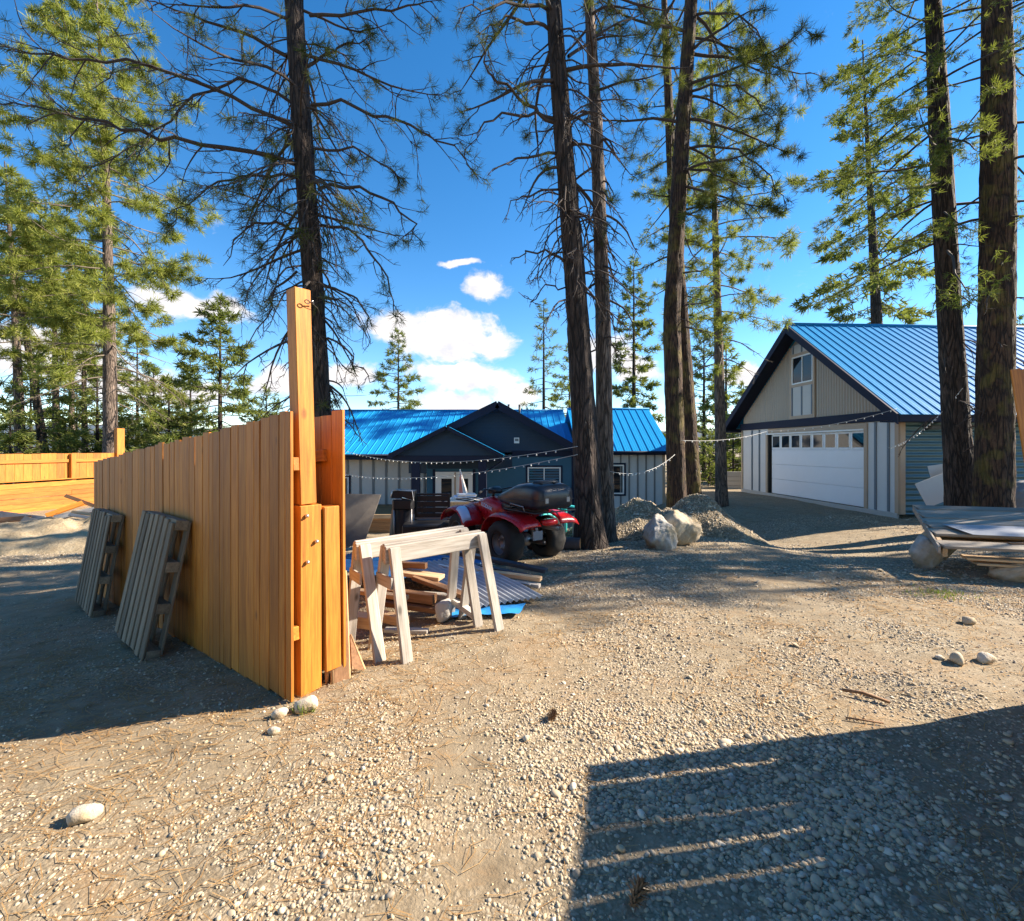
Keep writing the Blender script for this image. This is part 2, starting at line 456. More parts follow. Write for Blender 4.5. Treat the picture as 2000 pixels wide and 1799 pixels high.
M['ndl_fir'] = needles('fir_needles', (.055, .085, .028), (.13, .165, .050), (.26, .26, .09), .36)
M['ndl_brown'] = needles('dead_needles', (.26, .14, .06), (.38, .22, .095), (.48, .31, .15), .2)
M['grass'] = needles('green_grass', (.09, .16, .02), (.16, .25, .04), (.3, .33, .10), .3)

def ground_mat(name, mound=False, sand=False):
    n = NT(name); p = n.geo()
    pw = n.node('ShaderNodeVectorMath', operation='ADD'); n.link(p, pw.inputs[0]); wn = n.node('ShaderNodeTexNoise'); n.link(p, wn.inputs['Vector']); wn.inputs['Scale'].default_value = 35; ws = n.node('ShaderNodeVectorMath', operation='SCALE'); n.link(wn.outputs['Color'], ws.inputs[0]); ws.inputs['Scale'].default_value = .035; n.link(ws.outputs[0], pw.inputs[1])
    v1 = n.vor(pw.outputs[0], 62)
    sp = n.node('ShaderNodeSeparateColor'); n.link(v1.outputs['Color'], sp.inputs[0])
    stonec = n.ramp(sp.outputs[0], [(.0, (.15, .135, .12)), (.25, (.30, .265, .22)), (.5, (.42, .37, .30)), (.75, (.50, .45, .38)), (.95, (.62, .58, .52))])
    gap = n.ramp(v1.outputs['Distance'], [(.3, (1, 1, 1)), (.75, (.38, .34, .30))])
    grav = n.mix(1.0, stonec, gap, 'MULTIPLY')
    dirt = n.ramp(n.noise(p, 5, 8, .7), [(.3, (.14, .112, .082)), (.5, (.245, .203, .155)), (.7, (.35, .305, .245))])
    fine = n.noise(p, 120, 4, .7)
    dirt = n.mix(n.math('MULTIPLY', fine, .5), dirt, (.20, .165, .125))
    if sand:
        c = n.ramp(n.noise(p, 3, 8, .65), [(.3, (.28, .215, .145)), (.5, (.42, .34, .24)), (.7, (.52, .45, .35))])
        c = n.mix(.25, c, grav); h = n.noise(p, 14, 8, .7); n.bump(h, .05, .8)
    elif mound:
        c = n.mix(n.ramp(n.noise(p, 3, 6, .7), [(.35, (.1, .1, .1)), (.7, (.8, .8, .8))]), grav, (.40, .335, .25)); n.bump(n.math('ADD', n.math('SUBTRACT', 1.0, v1.outputs['Distance']), n.noise(p, 9, 6, .75)), .05, 1.0)
    else:
        msk = n.ramp(n.noise(p, .9, 7, .7), [(.38, (0, 0, 0)), (.52, (1, 1, 1))])
        c = n.mix(n.math('MAXIMUM', n.math('MULTIPLY', msk, .6), n.node('ShaderNodeAttribute', attribute_name='dirt').outputs['Fac']), grav, dirt)
        ndl = n.ramp(n.noise(n.scale(p, (.55, 1.0, 1)), 2.2, 6, .7, 1.0), [(.5, (0, 0, 0)), (.66, (1, 1, 1))])
        c = n.mix(n.math('MULTIPLY', ndl, .35), c, (.30, .185, .10))
        h = n.math('ADD', n.math('MULTIPLY', n.math('SUBTRACT', 1.0, v1.outputs['Distance']), n.math('SUBTRACT', .6, n.math('MULTIPLY', n.node('ShaderNodeAttribute', attribute_name='dirt').outputs['Fac'], .5))), n.math('MULTIPLY', n.noise(p, 30, 6, .7), .5))
        n.bump(h, .016, .8)
    c = n.mix(1.0, c, (1.0, .95, .82), 'MULTIPLY')
    n.col(c).rough(.95); n.b.inputs['Specular IOR Level'].default_value = .2
    return n.mat
M['ground'] = ground_mat('gravel_yard')
M['mound'] = ground_mat('gravel_heap', True)
M['sand'] = ground_mat('sandy_heap', False, True)
def pebble_mat():
    n = NT('river_pebbles'); a = n.node('ShaderNodeAttribute', attribute_name='tint').outputs['Fac']
    c = n.ramp(a, [(.0, (.17, .145, .12)), (.10, (.25, .235, .22)), (.22, (.34, .325, .31)), (.38, (.43, .36, .275)), (.6, (.50, .43, .345)), (.78, (.53, .41, .28)), (.9, (.58, .54, .48)), (1.0, (.70, .67, .62))])
    nz = n.noise(n.geo(), 90, 4, .7)
    n.col(n.mix(1.0, n.mix(n.math('MULTIPLY', nz, .4), c, (.27, .22, .16)), (1.0, .96, .86), 'MULTIPLY')).rough(.8)
    n.b.inputs['Specular IOR Level'].default_value = .3
    return n.mat
M['pebble'] = pebble_mat()
M['hill'] = plain('hazy_forested_hill', (.05, .075, .10), .95, 0, .3, .01)  # bluish base colour stands in for distance haze
# ------------------------------------------------------------------ ground
def axis_pts(lo, hi, step, far_lo, far_hi, grow=1.22):
    a = list(np.arange(lo, hi + 1e-6, step))
    s = step; x = a[-1]
    while x < far_hi: s *= grow; x += s; a.append(x)
    s = step; x = a[0]; b = []
    while x > far_lo: s *= grow; x -= s; b.append(x)
    return np.array(b[::-1] + a)
def build_ground():
    xs = axis_pts(-9, 10, .08, -4000, 4000); ys = axis_pts(.6, 14, .08, -3000, 5000)
    X, Y = np.meshgrid(xs, ys); Z = gz(X, Y)
    n, m_ = X.shape
    V = np.stack([X, Y, Z], -1).reshape(-1, 3)
    i = np.arange(n - 1)[:, None] * m_; j = np.arange(m_ - 1)[None, :]
    Q = np.stack([i + j, i + j + 1, i + m_ + j + 1, i + m_ + j], -1).reshape(-1, 4)
    me = npmesh('ground', V, Q); at_ = me.attributes.new('dirt', 'FLOAT', 'POINT')
    at_.data.foreach_set('value', np.clip(dirtmask(X, Y) * 1.1, 0, 1).astype(np.float32).ravel())
    o = obj('ground', me, M['ground']); tag(o, 'tan gravel and dirt yard littered with pine needles', kind='structure')

def build_hills():
    n = 160; th = np.linspace(-1.5, 1.5, n)
    rows = []
    for k, (rr, hh) in enumerate([(2300, -3), (2450, .45), (2700, .8), (3000, 1.0), (3400, -2)]):
        h = (60 + 90 * fbm(th * 3.0 + 9, th * 0 + 3, 5, 21)) * hh if hh > 0 else np.full(n, hh)
        rows.append(np.stack([np.sin(th) * rr, np.cos(th) * rr, h], -1))
    V = np.concatenate(rows); i = np.arange(4)[:, None] * n; j = np.arange(n - 1)[None, :]
    Q = np.stack([i + j, i + j + 1, i + n + j + 1, i + n + j], -1).reshape(-1, 4)
    tag(obj('hills', npmesh('hills', V, Q), M['hill']), 'distant blue forested hills on the horizon', kind='structure')
build_hills()

mounds = []
def mound(name, cx, cy, rx, ry, h, label, mat, seed, rot=0, pw=1.0, group=None):
    k, n = 64, 34
    th = np.arange(k) * 2 * np.pi / k; rr = np.linspace(0, 1, n) ** .8
    Rr, T = np.meshgrid(rr, th)
    edge = 1 + .25 * (fbm(np.cos(T) * 1.5 + seed, np.sin(T) * 1.5 + 3, 3, seed) - .5) * 2
    lx = Rr * np.cos(T) * rx * edge; ly = Rr * np.sin(T) * ry * edge
    X = cx + lx * math.cos(rot) - ly * math.sin(rot); Y = cy + lx * math.sin(rot) + ly * math.cos(rot)
    prof = (1 - Rr ** 1.25) ** pw
    Z = gz(X, Y) + prof * h * (1 + 1.0 * (fbm(X * 1.5, Y * 1.5, 4, seed + 3) - .5)) + .13 * (fbm(X * 5, Y * 5, 4, seed + 7) - .5) * (1 - Rr ** 2) - .06 * Rr ** 4
    V = np.stack([X, Y, Z], -1).reshape(-1, 3)
    i = np.arange(k)[:, None] * n; i2 = ((np.arange(k) + 1) % k)[:, None] * n; j = np.arange(n - 1)[None, :]
    Q = np.stack([i + j, i + j + 1, i2 + j + 1, i2 + j], -1).reshape(-1, 4)
    V -= np.array([cx, cy, 0]); me = npmesh(name, V, Q)
    bm = bmesh.new(); bm.from_mesh(me); bmesh.ops.remove_doubles(bm, verts=bm.verts, dist=1e-4); bmesh.ops.recalc_face_normals(bm, faces=bm.faces); bm.to_mesh(me); bm.free(); smooth(me)
    o = obj(name, me, mat, None, Matrix.Translation((cx, cy, 0)))
    if name == 'gravel_mound': mounds.append((o, np.array([v.co[:] for v in me.vertices]) + np.array([cx, cy, 0])))
    return tag(o, label, 'gravel pile', group)
mound('gravel_mound', 2.45, 9.25, 1.55, 1.2, .58, 'gravel mound right of the double trunk, behind the grey boulder', M['mound'], 31, .15)
mound('gravel_mound', 3.75, 9.45, 1.5, 1.2, .68, 'sunlit pale gravel mound at the foot of the trunks by the garage drive', M['mound'], 47, -.2)
mound('sand_mound', -9.9, 11.2, 4.2, 1.9, .62, 'low sandy mound in front of the far orange fence', M['sand'], 53, .1)

# ------------------------------------------------------------------ gravel, needles
def ico(sub):
    bm = bmesh.new(); bmesh.ops.create_icosphere(bm, subdivisions=sub, radius=1.0)
    V = np.array([v.co[:] for v in bm.verts]); T = np.array([[v.index for v in f.verts] for f in bm.faces]); bm.free(); return V, T
def dirtmask(X, Y):
    """1 = bare dirt, 0 = full gravel"""
    a = sstep(.50, .66, fbm(X * .9 + 4, Y * .9 + 1, 4, 71))
    left = sstep(-.25, -1.4, X) * np.maximum(sstep(4.5, 3.0, Y), sstep(-1.5, -2.6, X + .55 * (Y - 2.9)) * sstep(9.5, 7.5, Y))
    a = np.maximum(a * .75, left * (.50 + .55 * fbm(X * 2, Y * 2, 3, 73)))
    for (px, py, rx, ry, s) in [(890, 1480, .28, .40, 1.0), (940, 1690, .30, .22, 1.0), (800, 1790, .3, .15, .9), (560, 1470, .5, .25, .75), (220, 1560, .7, .3, .85), (330, 1720, .5, .2, .8), (1500, 1500, .5, .15, .4), (1250, 1650, .30, .12, .9), (1200, 1780, .18, .12, .8), (1300, 1350, .9, .25, .35)]:
        D = F * EYE / (py - HY); x0 = (px - CX) * D / F
        a = np.maximum(a, s * np.exp(-(((X - x0) / rx) ** 2 + ((Y - D) / ry) ** 2)))
    return a
build_ground()
def octa():
    V = np.array([(1, 0, 0), (-1, 0, 0), (0, 1, 0), (0, -1, 0), (0, 0, 1), (0, 0, -1)], float)
    T = np.array([(0, 2, 4), (2, 1, 4), (1, 3, 4), (3, 0, 4), (2, 0, 5), (1, 2, 5), (3, 1, 5), (0, 3, 5)]); return V, T
def scatter(n, ymin, ymax, sub, rmean, seed, mask=None, sg=.34):
    rs = np.random.RandomState(seed)
    Y = np.sqrt(rs.uniform(ymin ** 2, ymax ** 2, n)); X = rs.uniform(-1, 1, n) * (1.22 * Y + .35)
    dm = dirtmask(X, Y); keep = rs.uniform(size=n) > dm
    if mask is not None: keep &= rs.uniform(size=n) < mask(X, Y)
    X, Y, dm = X[keep], Y[keep], dm[keep]; n = len(X)
    r = rmean * np.exp(rs.normal(0, sg, n)) * (1 - .25 * dm)
    BV, BT = octa() if sub == 0 else ico(sub)
    var = []
    for k in range(9):
        if sub == 0: q = BV * rs.uniform(.7, 1.25, (len(BV), 1)) + rs.normal(0, .2, BV.shape)
        elif sub == 1: q = BV * (1 + .34 * (rs.uniform(size=(len(BV), 1)) - .5))
        else: q = BV * (1 + .16 * np.sin(BV @ rs.normal(0, 1.6, (3, 1)) + rs.uniform(0, 6)))
        var.append(q)
    var = np.array(var)[rs.randint(0, 9, n)]
    sc = np.stack([r, r * rs.uniform(.6, .95, n), r * rs.uniform(.35, .6, n)], -1)
    P = var * sc[:, None, :]
    tilt = rs.normal(0, .35, n); c, s = np.cos(tilt)[:, None], np.sin(tilt)[:, None]
    x, y, z = P[..., 0], P[..., 1], P[..., 2]; y, z = y * c - z * s, y * s + z * c
    a = rs.uniform(0, 2 * np.pi, n); c, s = np.cos(a)[:, None], np.sin(a)[:, None]
    x, y = x * c - y * s, x * s + y * c
    Z0 = gz(X, Y) + sc[:, 2] * rs.uniform(-.4, .6, n)
    V = np.stack([x + X[:, None], y + Y[:, None], z + Z0[:, None]], -1).reshape(-1, 3)
    T = (BT[None] + (np.arange(n) * len(BV))[:, None, None]).reshape(-1, 3)
    tint = np.repeat(np.clip(rs.beta(1.6, 1.5, n), 0, 1), len(BT))
    return npmesh('gravel', V, None, T, sub > 0, {'tint': tint})
big = lambda X, Y: .06 + .94 * sstep(.2, 1.2, X) * sstep(2.9, 2.0, Y)
o = obj('gravel', scatter(15000, 1.15, 2.6, 2, .0145, 1, big, .28), M['pebble']); tag(o, 'larger rounded river pebbles, thickest at lower right', kind='stuff')
o = obj('gravel', scatter(42000, 1.15, 2.9, 1, .0078, 4), M['pebble']); tag(o, 'small pebbles over the foreground of the yard', kind='stuff')
o = obj('gravel', scatter(62000, 2.9, 5.4, 0, .0105, 2), M['pebble']); tag(o, 'crushed gravel across the middle of the yard', kind='stuff')
o = obj('gravel', scatter(62000, 5.4, 13.0, 0, .0165, 3), M['pebble']); tag(o, 'crushed gravel on the yard towards the buildings', kind='stuff')

for (mo, mv) in mounds:
    rs = np.random.RandomState(len(mv)); n = 9000; me0 = mo.data; fv = np.array([(list(p.vertices) + [p.vertices[-1]])[:4] for p in me0.polygons]); ar = np.array([p.area for p in me0.polygons])
    fi = rs.choice(len(fv), n, p=ar / ar.sum()); u, v = rs.uniform(0, 1, (n, 1)), rs.uniform(0, 1, (n, 1)); q = mv[fv[fi]]
    P0 = (q[:, 0] * (1 - u) + q[:, 1] * u) * (1 - v) + (q[:, 3] * (1 - u) + q[:, 2] * u) * v; BV, BT = octa()
    P = (BV[None] * rs.uniform(.7, 1.25, (n, 6, 1)) + rs.normal(0, .2, (n, 6, 3))) * (.013 * np.exp(rs.normal(0, .4, n)))[:, None, None] * np.array([1, .9, .7]) + P0[:, None, :]
    me = npmesh('loose_stones', P.reshape(-1, 3), None, (BT[None] + (np.arange(n) * 6)[:, None, None]).reshape(-1, 3), False, {'tint': np.repeat(rs.beta(1.8, 1.5, n), 8)})
    o = obj('loose_stones', me, M['pebble'], mo); o['kind'] = 'stuff'

def litter():
    rs = np.random.RandomState(5); n = 20000
    Y = np.sqrt(rs.uniform(1.1 ** 2, 6.5 ** 2, n)); X = rs.uniform(-1, 1, n) * (1.2 * Y + .3)
    w = .12 + .9 * sstep(.3, -1.6, X) * sstep(4.6, 3.2, Y) + .6 * sstep(.55, .7, fbm(X * 1.3, Y * 1.3, 3, 91))
    dark = np.exp(-(((X + .62) / .16) ** 2)) * sstep(3.6, 2.9, Y) * sstep(2.0, 2.3, Y)
    k = rs.uniform(size=n) < np.clip(w + dark, 0, 1); X, Y = X[k], Y[k]; n = len(X)
    L_ = rs.uniform(.07, .17, n); a = rs.normal(.35, .75, n) + (rs.uniform(size=n) < .25) * rs.uniform(0, 3.1, n)
    bend = rs.normal(0, .03, n); wd = .0010 + .0005 * Y * .5
    z0 = gz(X, Y)
    ts = np.array([-.5, 0, .5]); pts = []
    dx, dy = np.cos(a), np.sin(a)
    for t in ts:
        bx_ = bend * (1 - (2 * t) ** 2)
        pts.append(np.stack([X + dx * L_ * t - dy * bx_, Y + dy * L_ * t + dx * bx_, z0 + .004 + rs.uniform(0, .010, n)], -1))
    off = np.stack([-dy * wd, dx * wd, np.zeros(n)], -1)
    V = np.stack([pts[0] - off, pts[0] + off, pts[1] - off, pts[1] + off, pts[2] - off, pts[2] + off], 1).reshape(-1, 3)
    b = (np.arange(n) * 6)[:, None]
    Q = np.concatenate([b + np.array([0, 1, 3, 2]), b + np.array([2, 3, 5, 4])])
    tint = rs.uniform(size=n)
    o = obj('pine_needle_litter', npmesh('litter', V, Q, None, True, {'tint': np.concatenate([tint, tint])}), M['ndl_brown'])
    tag(o, 'fallen orange pine needles strewn over the gravel', kind='stuff')
litter()

# ------------------------------------------------------------------ trees
def needle_tris(P, Dr, n, ln, wd, rs, spread=1.0, forward=.5):
    """P (k,3) tuft points, Dr (k,3) twig directions -> n thin triangles each"""
    k = len(P)
    rv = rs.normal(size=(k, n, 3)); rv /= np.linalg.norm(rv, axis=2)[..., None]
    d = rv * spread + Dr[:, None, :] * forward; d /= np.linalg.norm(d, axis=2)[..., None] + 1e-9
    l = ln * rs.uniform(.6, 1.15, (k, n, 1))
    side = np.cross(d, rs.normal(size=(k, n, 3))); side /= np.linalg.norm(side, axis=2)[..., None] + 1e-9
    b = P[:, None, :] + Dr[:, None, :] * rs.uniform(-.35, .15, (k, n, 1)) * ln
    w = wd * .5
    V = np.stack([b - side * w * .5, b + side * w * .5, b + d * l * .55 + side * w, b + d * l], 2).reshape(-1, 3)
    i = np.arange(k * n)[:, None] * 4
    Q = i + np.array([0, 1, 2, 3])
    tint = np.repeat(np.clip(rs.normal(.45, .22, k), 0, 1), n) + rs.normal(0, .1, k * n)
    return V, Q, np.clip(tint, 0, 1)

class Tree:
    def __init__(s, seed): s.rs = np.random.RandomState(seed); s.tp = []; s.td = []; s.limbs = []
    def path(s, p, d, L_, n, droop, up, wig):
        """curved path: sinks by droop first, then turns up"""
        rs = s.rs; pts = [np.array(p, float)]; d = np.array(d, float); st = L_ / n
        for i in range(n):
            t = i / n
            d = d + np.array([rs.normal(0, wig), rs.normal(0, wig), rs.normal(0, wig * .8) - droop * (1 - t) * .25 + up * t * .3])
            d /= np.linalg.norm(d); pts.append(pts[-1] + d * st)
        return np.array(pts)
    def limb(s, pts, r0, live, sub=1.0, twigs=True, k=5, subdroop=.5, sublen=.38, tuft_along=2, first=.18):
        rs = s.rs; T = Tubes(); n = len(pts)
        t = np.linspace(0, 1, n); T.add(pts, r0 * (1 - t) ** .8 + .004, k)
        seg = np.linalg.norm(np.diff(pts, axis=0), axis=1); L_ = seg.sum()
        nb = int(max(2, L_ * 2.6 * sub)); side = 1
        for q in range(nb):
            u = first + (1 - first) * (q + rs.uniform(0, 1)) / nb; u = min(u, .98)
            i = min(int(u * (n - 1)), n - 2); f = u * (n - 1) - i
            p = pts[i] * (1 - f) + pts[i + 1] * f; d = pts[i + 1] - pts[i]; d /= np.linalg.norm(d)
            lat = np.cross(d, [0, 0, 1.0]); lat /= np.linalg.norm(lat) + 1e-9; side = -side
            a = rs.uniform(.5, 1.15)
            dd = d * math.cos(a) + lat * side * math.sin(a) + np.array([0, 0, rs.normal(-.1, .35)])
            dd /= np.linalg.norm(dd)
            l = L_ * sublen * (1.12 - u * .75) * rs.uniform(.55, 1.2)
            ns = 5
            sp = s.path(p, dd, l, ns, subdroop, .5, .22); r1 = r0 * .36 * (1 - u * .5) + .002
            T.add(sp, r1 * (1 - np.linspace(0, 1, ns + 1)) ** .7 + .0028, 3)
            alive = rs.uniform() < live
            ends = [(sp[-1], sp[-1] - sp[-2])]
            if twigs:
                for w in range(rs.randint(2, 5)):
                    ii = rs.randint(1, ns); tl = l * rs.uniform(.2, .5)
                    dv = sp[ii + 1] - sp[ii]; dv /= np.linalg.norm(dv) + 1e-9
                    dv = dv + rs.normal(0, .65, 3); dv /= np.linalg.norm(dv)
                    tp = s.path(sp[ii], dv, tl, 3, subdroop * .6, .5, .28)
                    T.add(tp, np.linspace(r1 * .5 + .002, .002, 4), 3); ends.append((tp[-1], tp[-1] - tp[-2]))
            if alive:
                for (e, ed) in ends:
                    ed = ed / (np.linalg.norm(ed) + 1e-9)
                    for z in range(tuft_along):
                        s.tp.append(e - ed * z * .11 * min(1, l)); s.td.append(ed)
        if rs.uniform() < live:
            d = pts[-1] - pts[-2]; d /= np.linalg.norm(d); s.tp.append(pts[-1]); s.td.append(d)
        s.limbs.append(T)
    def spray(s, pts, r0, width, dens, k=4):
        """fir limb: flat fan of foliage along the limb"""
        rs = s.rs; T = Tubes(); n = len(pts); t = np.linspace(0, 1, n)
        T.add(pts, r0 * (1 - t) + .004, k); s.limbs.append(T)
        L_ = np.linalg.norm(np.diff(pts, axis=0), axis=1).sum(); m_ = int(max(4, L_ * dens))
        u = .15 + .85 * np.sqrt(rs.uniform(0, 1, m_)); i = np.minimum((u * (n - 1)).astype(int), n - 2); f = (u * (n - 1) - i)[:, None]
        p = pts[i] * (1 - f) + pts[i + 1] * f; d = pts[i + 1] - pts[i]; d /= np.linalg.norm(d, axis=1)[:, None]
        lat = np.cross(d, [0, 0, 1.0]); lat /= np.linalg.norm(lat, axis=1)[:, None] + 1e-9
        o = rs.uniform(-1, 1, m_)[:, None] * width * (1.15 - u[:, None]) * L_
        p = p + lat * o + d * np.abs(o) * .4 + np.stack([np.zeros(m_), np.zeros(m_), rs.normal(-.05, .07, m_) - .12 * np.abs(o[:, 0])], -1)
        dd = d + lat * np.sign(o) * .7; dd /= np.linalg.norm(dd, axis=1)[:, None]
        s.tp += list(p); s.td += list(dd)

def trunk_mesh(C, rad, k, amp, seed, step):
    """C: (n,3) centre points; barky relief"""
    C = np.asarray(C, float); seg = np.r_[0, np.cumsum(np.linalg.norm(np.diff(C, axis=0), axis=1))]
    m_ = max(8, int(seg[-1] / step)); u = np.linspace(0, seg[-1], m_)
    P = np.stack([np.interp(u, seg, C[:, a]) for a in range(3)], -1)
    for _ in range(3): P[1:-1] = (P[:-2] + 2 * P[1:-1] + P[2:]) / 4 if m_ > 6 else P[1:-1]
    r = np.interp(u, seg, rad); th = np.arange(k) * 2 * np.pi / k
    U, TH = np.meshgrid(u, th, indexing='ij')
    cx, cy = np.cos(TH), np.sin(TH)
    rid = np.abs(fbm(cx * 3.2 + 5 + U * .25, cy * 3.2 + U * .55 + seed, 4, seed) - .5) * 2
    pl = fbm(cx * 5 + seed, cy * 5 + U * 3.2, 3, seed + 5)
    flare = 1 + .35 * np.exp(-U / .35) * (.6 + .8 * fbm(cx * 1.6 + 9, cy * 1.6, 2, seed + 9))
    rr = r[:, None] * flare * (1 + amp * (.9 * (rid - .3) + .7 * (pl - .5)))
    V = np.stack([P[:, 0, None] + rr * cx, P[:, 1, None] + rr * cy, np.repeat(P[:, 2, None], k, 1)], -1).reshape(-1, 3)
    i = np.arange(m_ - 1)[:, None] * k; j = np.arange(k)[None, :]; j2 = (j + 1) % k
    Q = np.stack([i + j, i + j2, i + k + j2, i + k + j], -1).reshape(-1, 4)
    return npmesh('trunk', V, Q)

def finish(name, base, label, group, C, rad, tr, mats, k=18, amp=.12, step=.3, seed=1, nn=14, nl=.17, nw=.012, split_limbs=False, spread=1.0, forward=.5):
    t = thing(name, base, label, 'tree', group)
    obj('trunk', trunk_mesh(C, rad, k, amp, seed, step), mats[0], t)
    if tr.limbs:
        if split_limbs:
            for T in tr.limbs: obj('limb', T.mesh('limb'), mats[1], t)
        else:
            A = Tubes(); V = []; Q = []; n = 0
            for T in tr.limbs:
                v = np.concatenate(T.V); V.append(v); Q.append(np.concatenate(T.Q) + n); n += len(v)
            obj('branch_frame', npmesh('branch_frame', np.concatenate(V), np.concatenate(Q)), mats[1], t)
    if tr.tp:
        V, Q, ti = needle_tris(np.array(tr.tp), np.array(tr.td), nn, nl, nw, tr.rs, spread, forward)
        obj('crown', npmesh('crown', V, Q, None, False, {'tint': ti}), mats[2], t)
    return t

def centre(C, z):
    C = np.asarray(C); return np.array([np.interp(z, C[:, 2], C[:, 0]), np.interp(z, C[:, 2], C[:, 1]), z])
def rad_at(C, rad, z): return float(np.interp(z, np.asarray(C)[:, 2], rad))

def pine(name, label, group, C, rad, seed, zb, zt, nl, rmax, live=.9, hand=(), mats=None, dead_below=None, droop=.55, up=.6, el=(-.25, .5), shape=.75, k=18, amp=.12, step=.3,
         tn=12, tl=.19, tw=.014, sub=1.0, twigs=True, split=False, az_bias=None, tuft_along=2, sublen=.38, lr=.03, extra=()):
    tr = Tree(seed); rs = tr.rs; mats = mats or (M['bark'], M['twig'], M['ndl_backlit'])
    H = zt
    for (q, zl, zh, ln, lv) in extra:
        for _ in range(q):
            z = rs.uniform(zl, zh); a = rs.uniform(0, 6.28); e = rs.normal(-.1, .3); c = centre(C, z)
            d = np.array([math.cos(a) * math.cos(e), math.sin(a) * math.cos(e), math.sin(e)])
            tr.limb(tr.path(c + d * rad_at(C, rad, z) * .6, d, ln * rs.uniform(.4, 1.15), 8, 1.0, .1, .17), .013, lv, 1.7, True, 4, .9, .5, 1, .1)
    az = rs.uniform(0, 6.28)
    for (pts, r0, lv, sb) in hand:
        P = np.array([tuple(p) for p in pts]); 
        u = np.linspace(0, len(P) - 1, (len(P) - 1) * 3 + 1); P = np.stack([np.interp(u, np.arange(len(P)), P[:, a]) for a in range(3)], -1)
        for _ in range(2): P[1:-1] = (P[:-2] + 2 * P[1:-1] + P[2:]) / 4
        P[1:] += rs.normal(0, .03, P[1:].shape)
        tr.limb(P, r0, lv, sb, True, 6, .5, .33, 1)
    for q in range(nl):
        f = (q + rs.uniform(0, 1)) / nl; z = zb + (zt - zb) * f
        az += 2.4 + rs.normal(0, .5)
        a = az
        if az_bias is not None and rs.uniform() < .6: a = az_bias + rs.normal(0, .8)
        c = centre(C, z); r = rad_at(C, rad, z)
        prof = math.sin(math.pi * min(1, max(.02, f * .8 + .18))) ** shape if shape > 0 else (1 - f)
        L_ = rmax * max(.12, prof) * rs.uniform(.55, 1.1)
        e = el[0] + (el[1] - el[0]) * f + rs.normal(0, .15)
        d = np.array([math.cos(a) * math.cos(e), math.sin(a) * math.cos(e), math.sin(e)])
        dead = dead_below is not None and z < dead_below
        lv = live * (.12 if dead else 1.0)
        pts = tr.path(c + d * r * .6, d, L_, 8, droop * (1.6 if dead else 1), up * (.3 if dead else 1), .10)
        tr.limb(pts, lr * (L_ / rmax) ** .7 * .9 + .006, lv, sub, twigs, 5, .5 if not dead else .9, sublen, tuft_along)
    return finish(name, tuple(C[0]), label, group, C, rad, tr, mats, k, amp, step, seed, tn, tl, tw, split)

def fir(name, label, group, X, Y, z0, H, rmax, seed, zb=1.5, r0=.16, nl=60, dens=9, tn=7, tl=.30, tw=.06, mats=None, width=.32, bias=1.0, lean=0.0):
    tr = Tree(seed); rs = tr.rs; mats = mats or (M['bark'], M['twig'], M['ndl_fir'])
    C = [(X, Y, z0 - .3), (X + lean * .5, Y, z0 + H * .5), (X + lean, Y, z0 + H)]; rad = [r0, r0 * .55, .02]; az = rs.uniform(0, 6)
    for q in range(nl):
        f = ((q + rs.uniform(0, 1)) / nl); z = z0 + zb + (H - zb) * f; az += 2.4 + rs.normal(0, .4)
        L_ = rmax * (1 - f) ** .75 * rs.uniform(.6, 1.15) + .12
        e = -.15 + .75 * f + rs.normal(0, .12)
        d = np.array([math.cos(az) * math.cos(e), math.sin(az) * math.cos(e), math.sin(e)])
        pts = tr.path(centre(C, z), d, L_, 6, .35, .35, .07)
        tr.spray(pts, .012 + .02 * L_ / rmax, width, dens)
    return finish(name, (X, Y, z0), label, group, C, rad, tr, mats, 10, .1, .5, seed, tn, tl, tw, False, .8, .8)

def cpath(px, D):
    """trunk centre line from photo points at depth D"""
    return [tuple(at(x, y, D)) for (x, y) in px]
def tree_line(px, D, zbot, ztop):
    """extends the line of photo points down to zbot and up to ztop"""
    C = [np.array(p) for p in cpath(px, D)]
    a, b = C[0], C[1]; t = (zbot - a[2]) / (b[2] - a[2]); C.insert(0, a + (b - a) * t)
    a, b = C[-2], C[-1]; t = (ztop - b[2]) / (b[2] - a[2]); e = b + (b - a) * t * .6; e[2] = ztop; C.append(e)
    return C

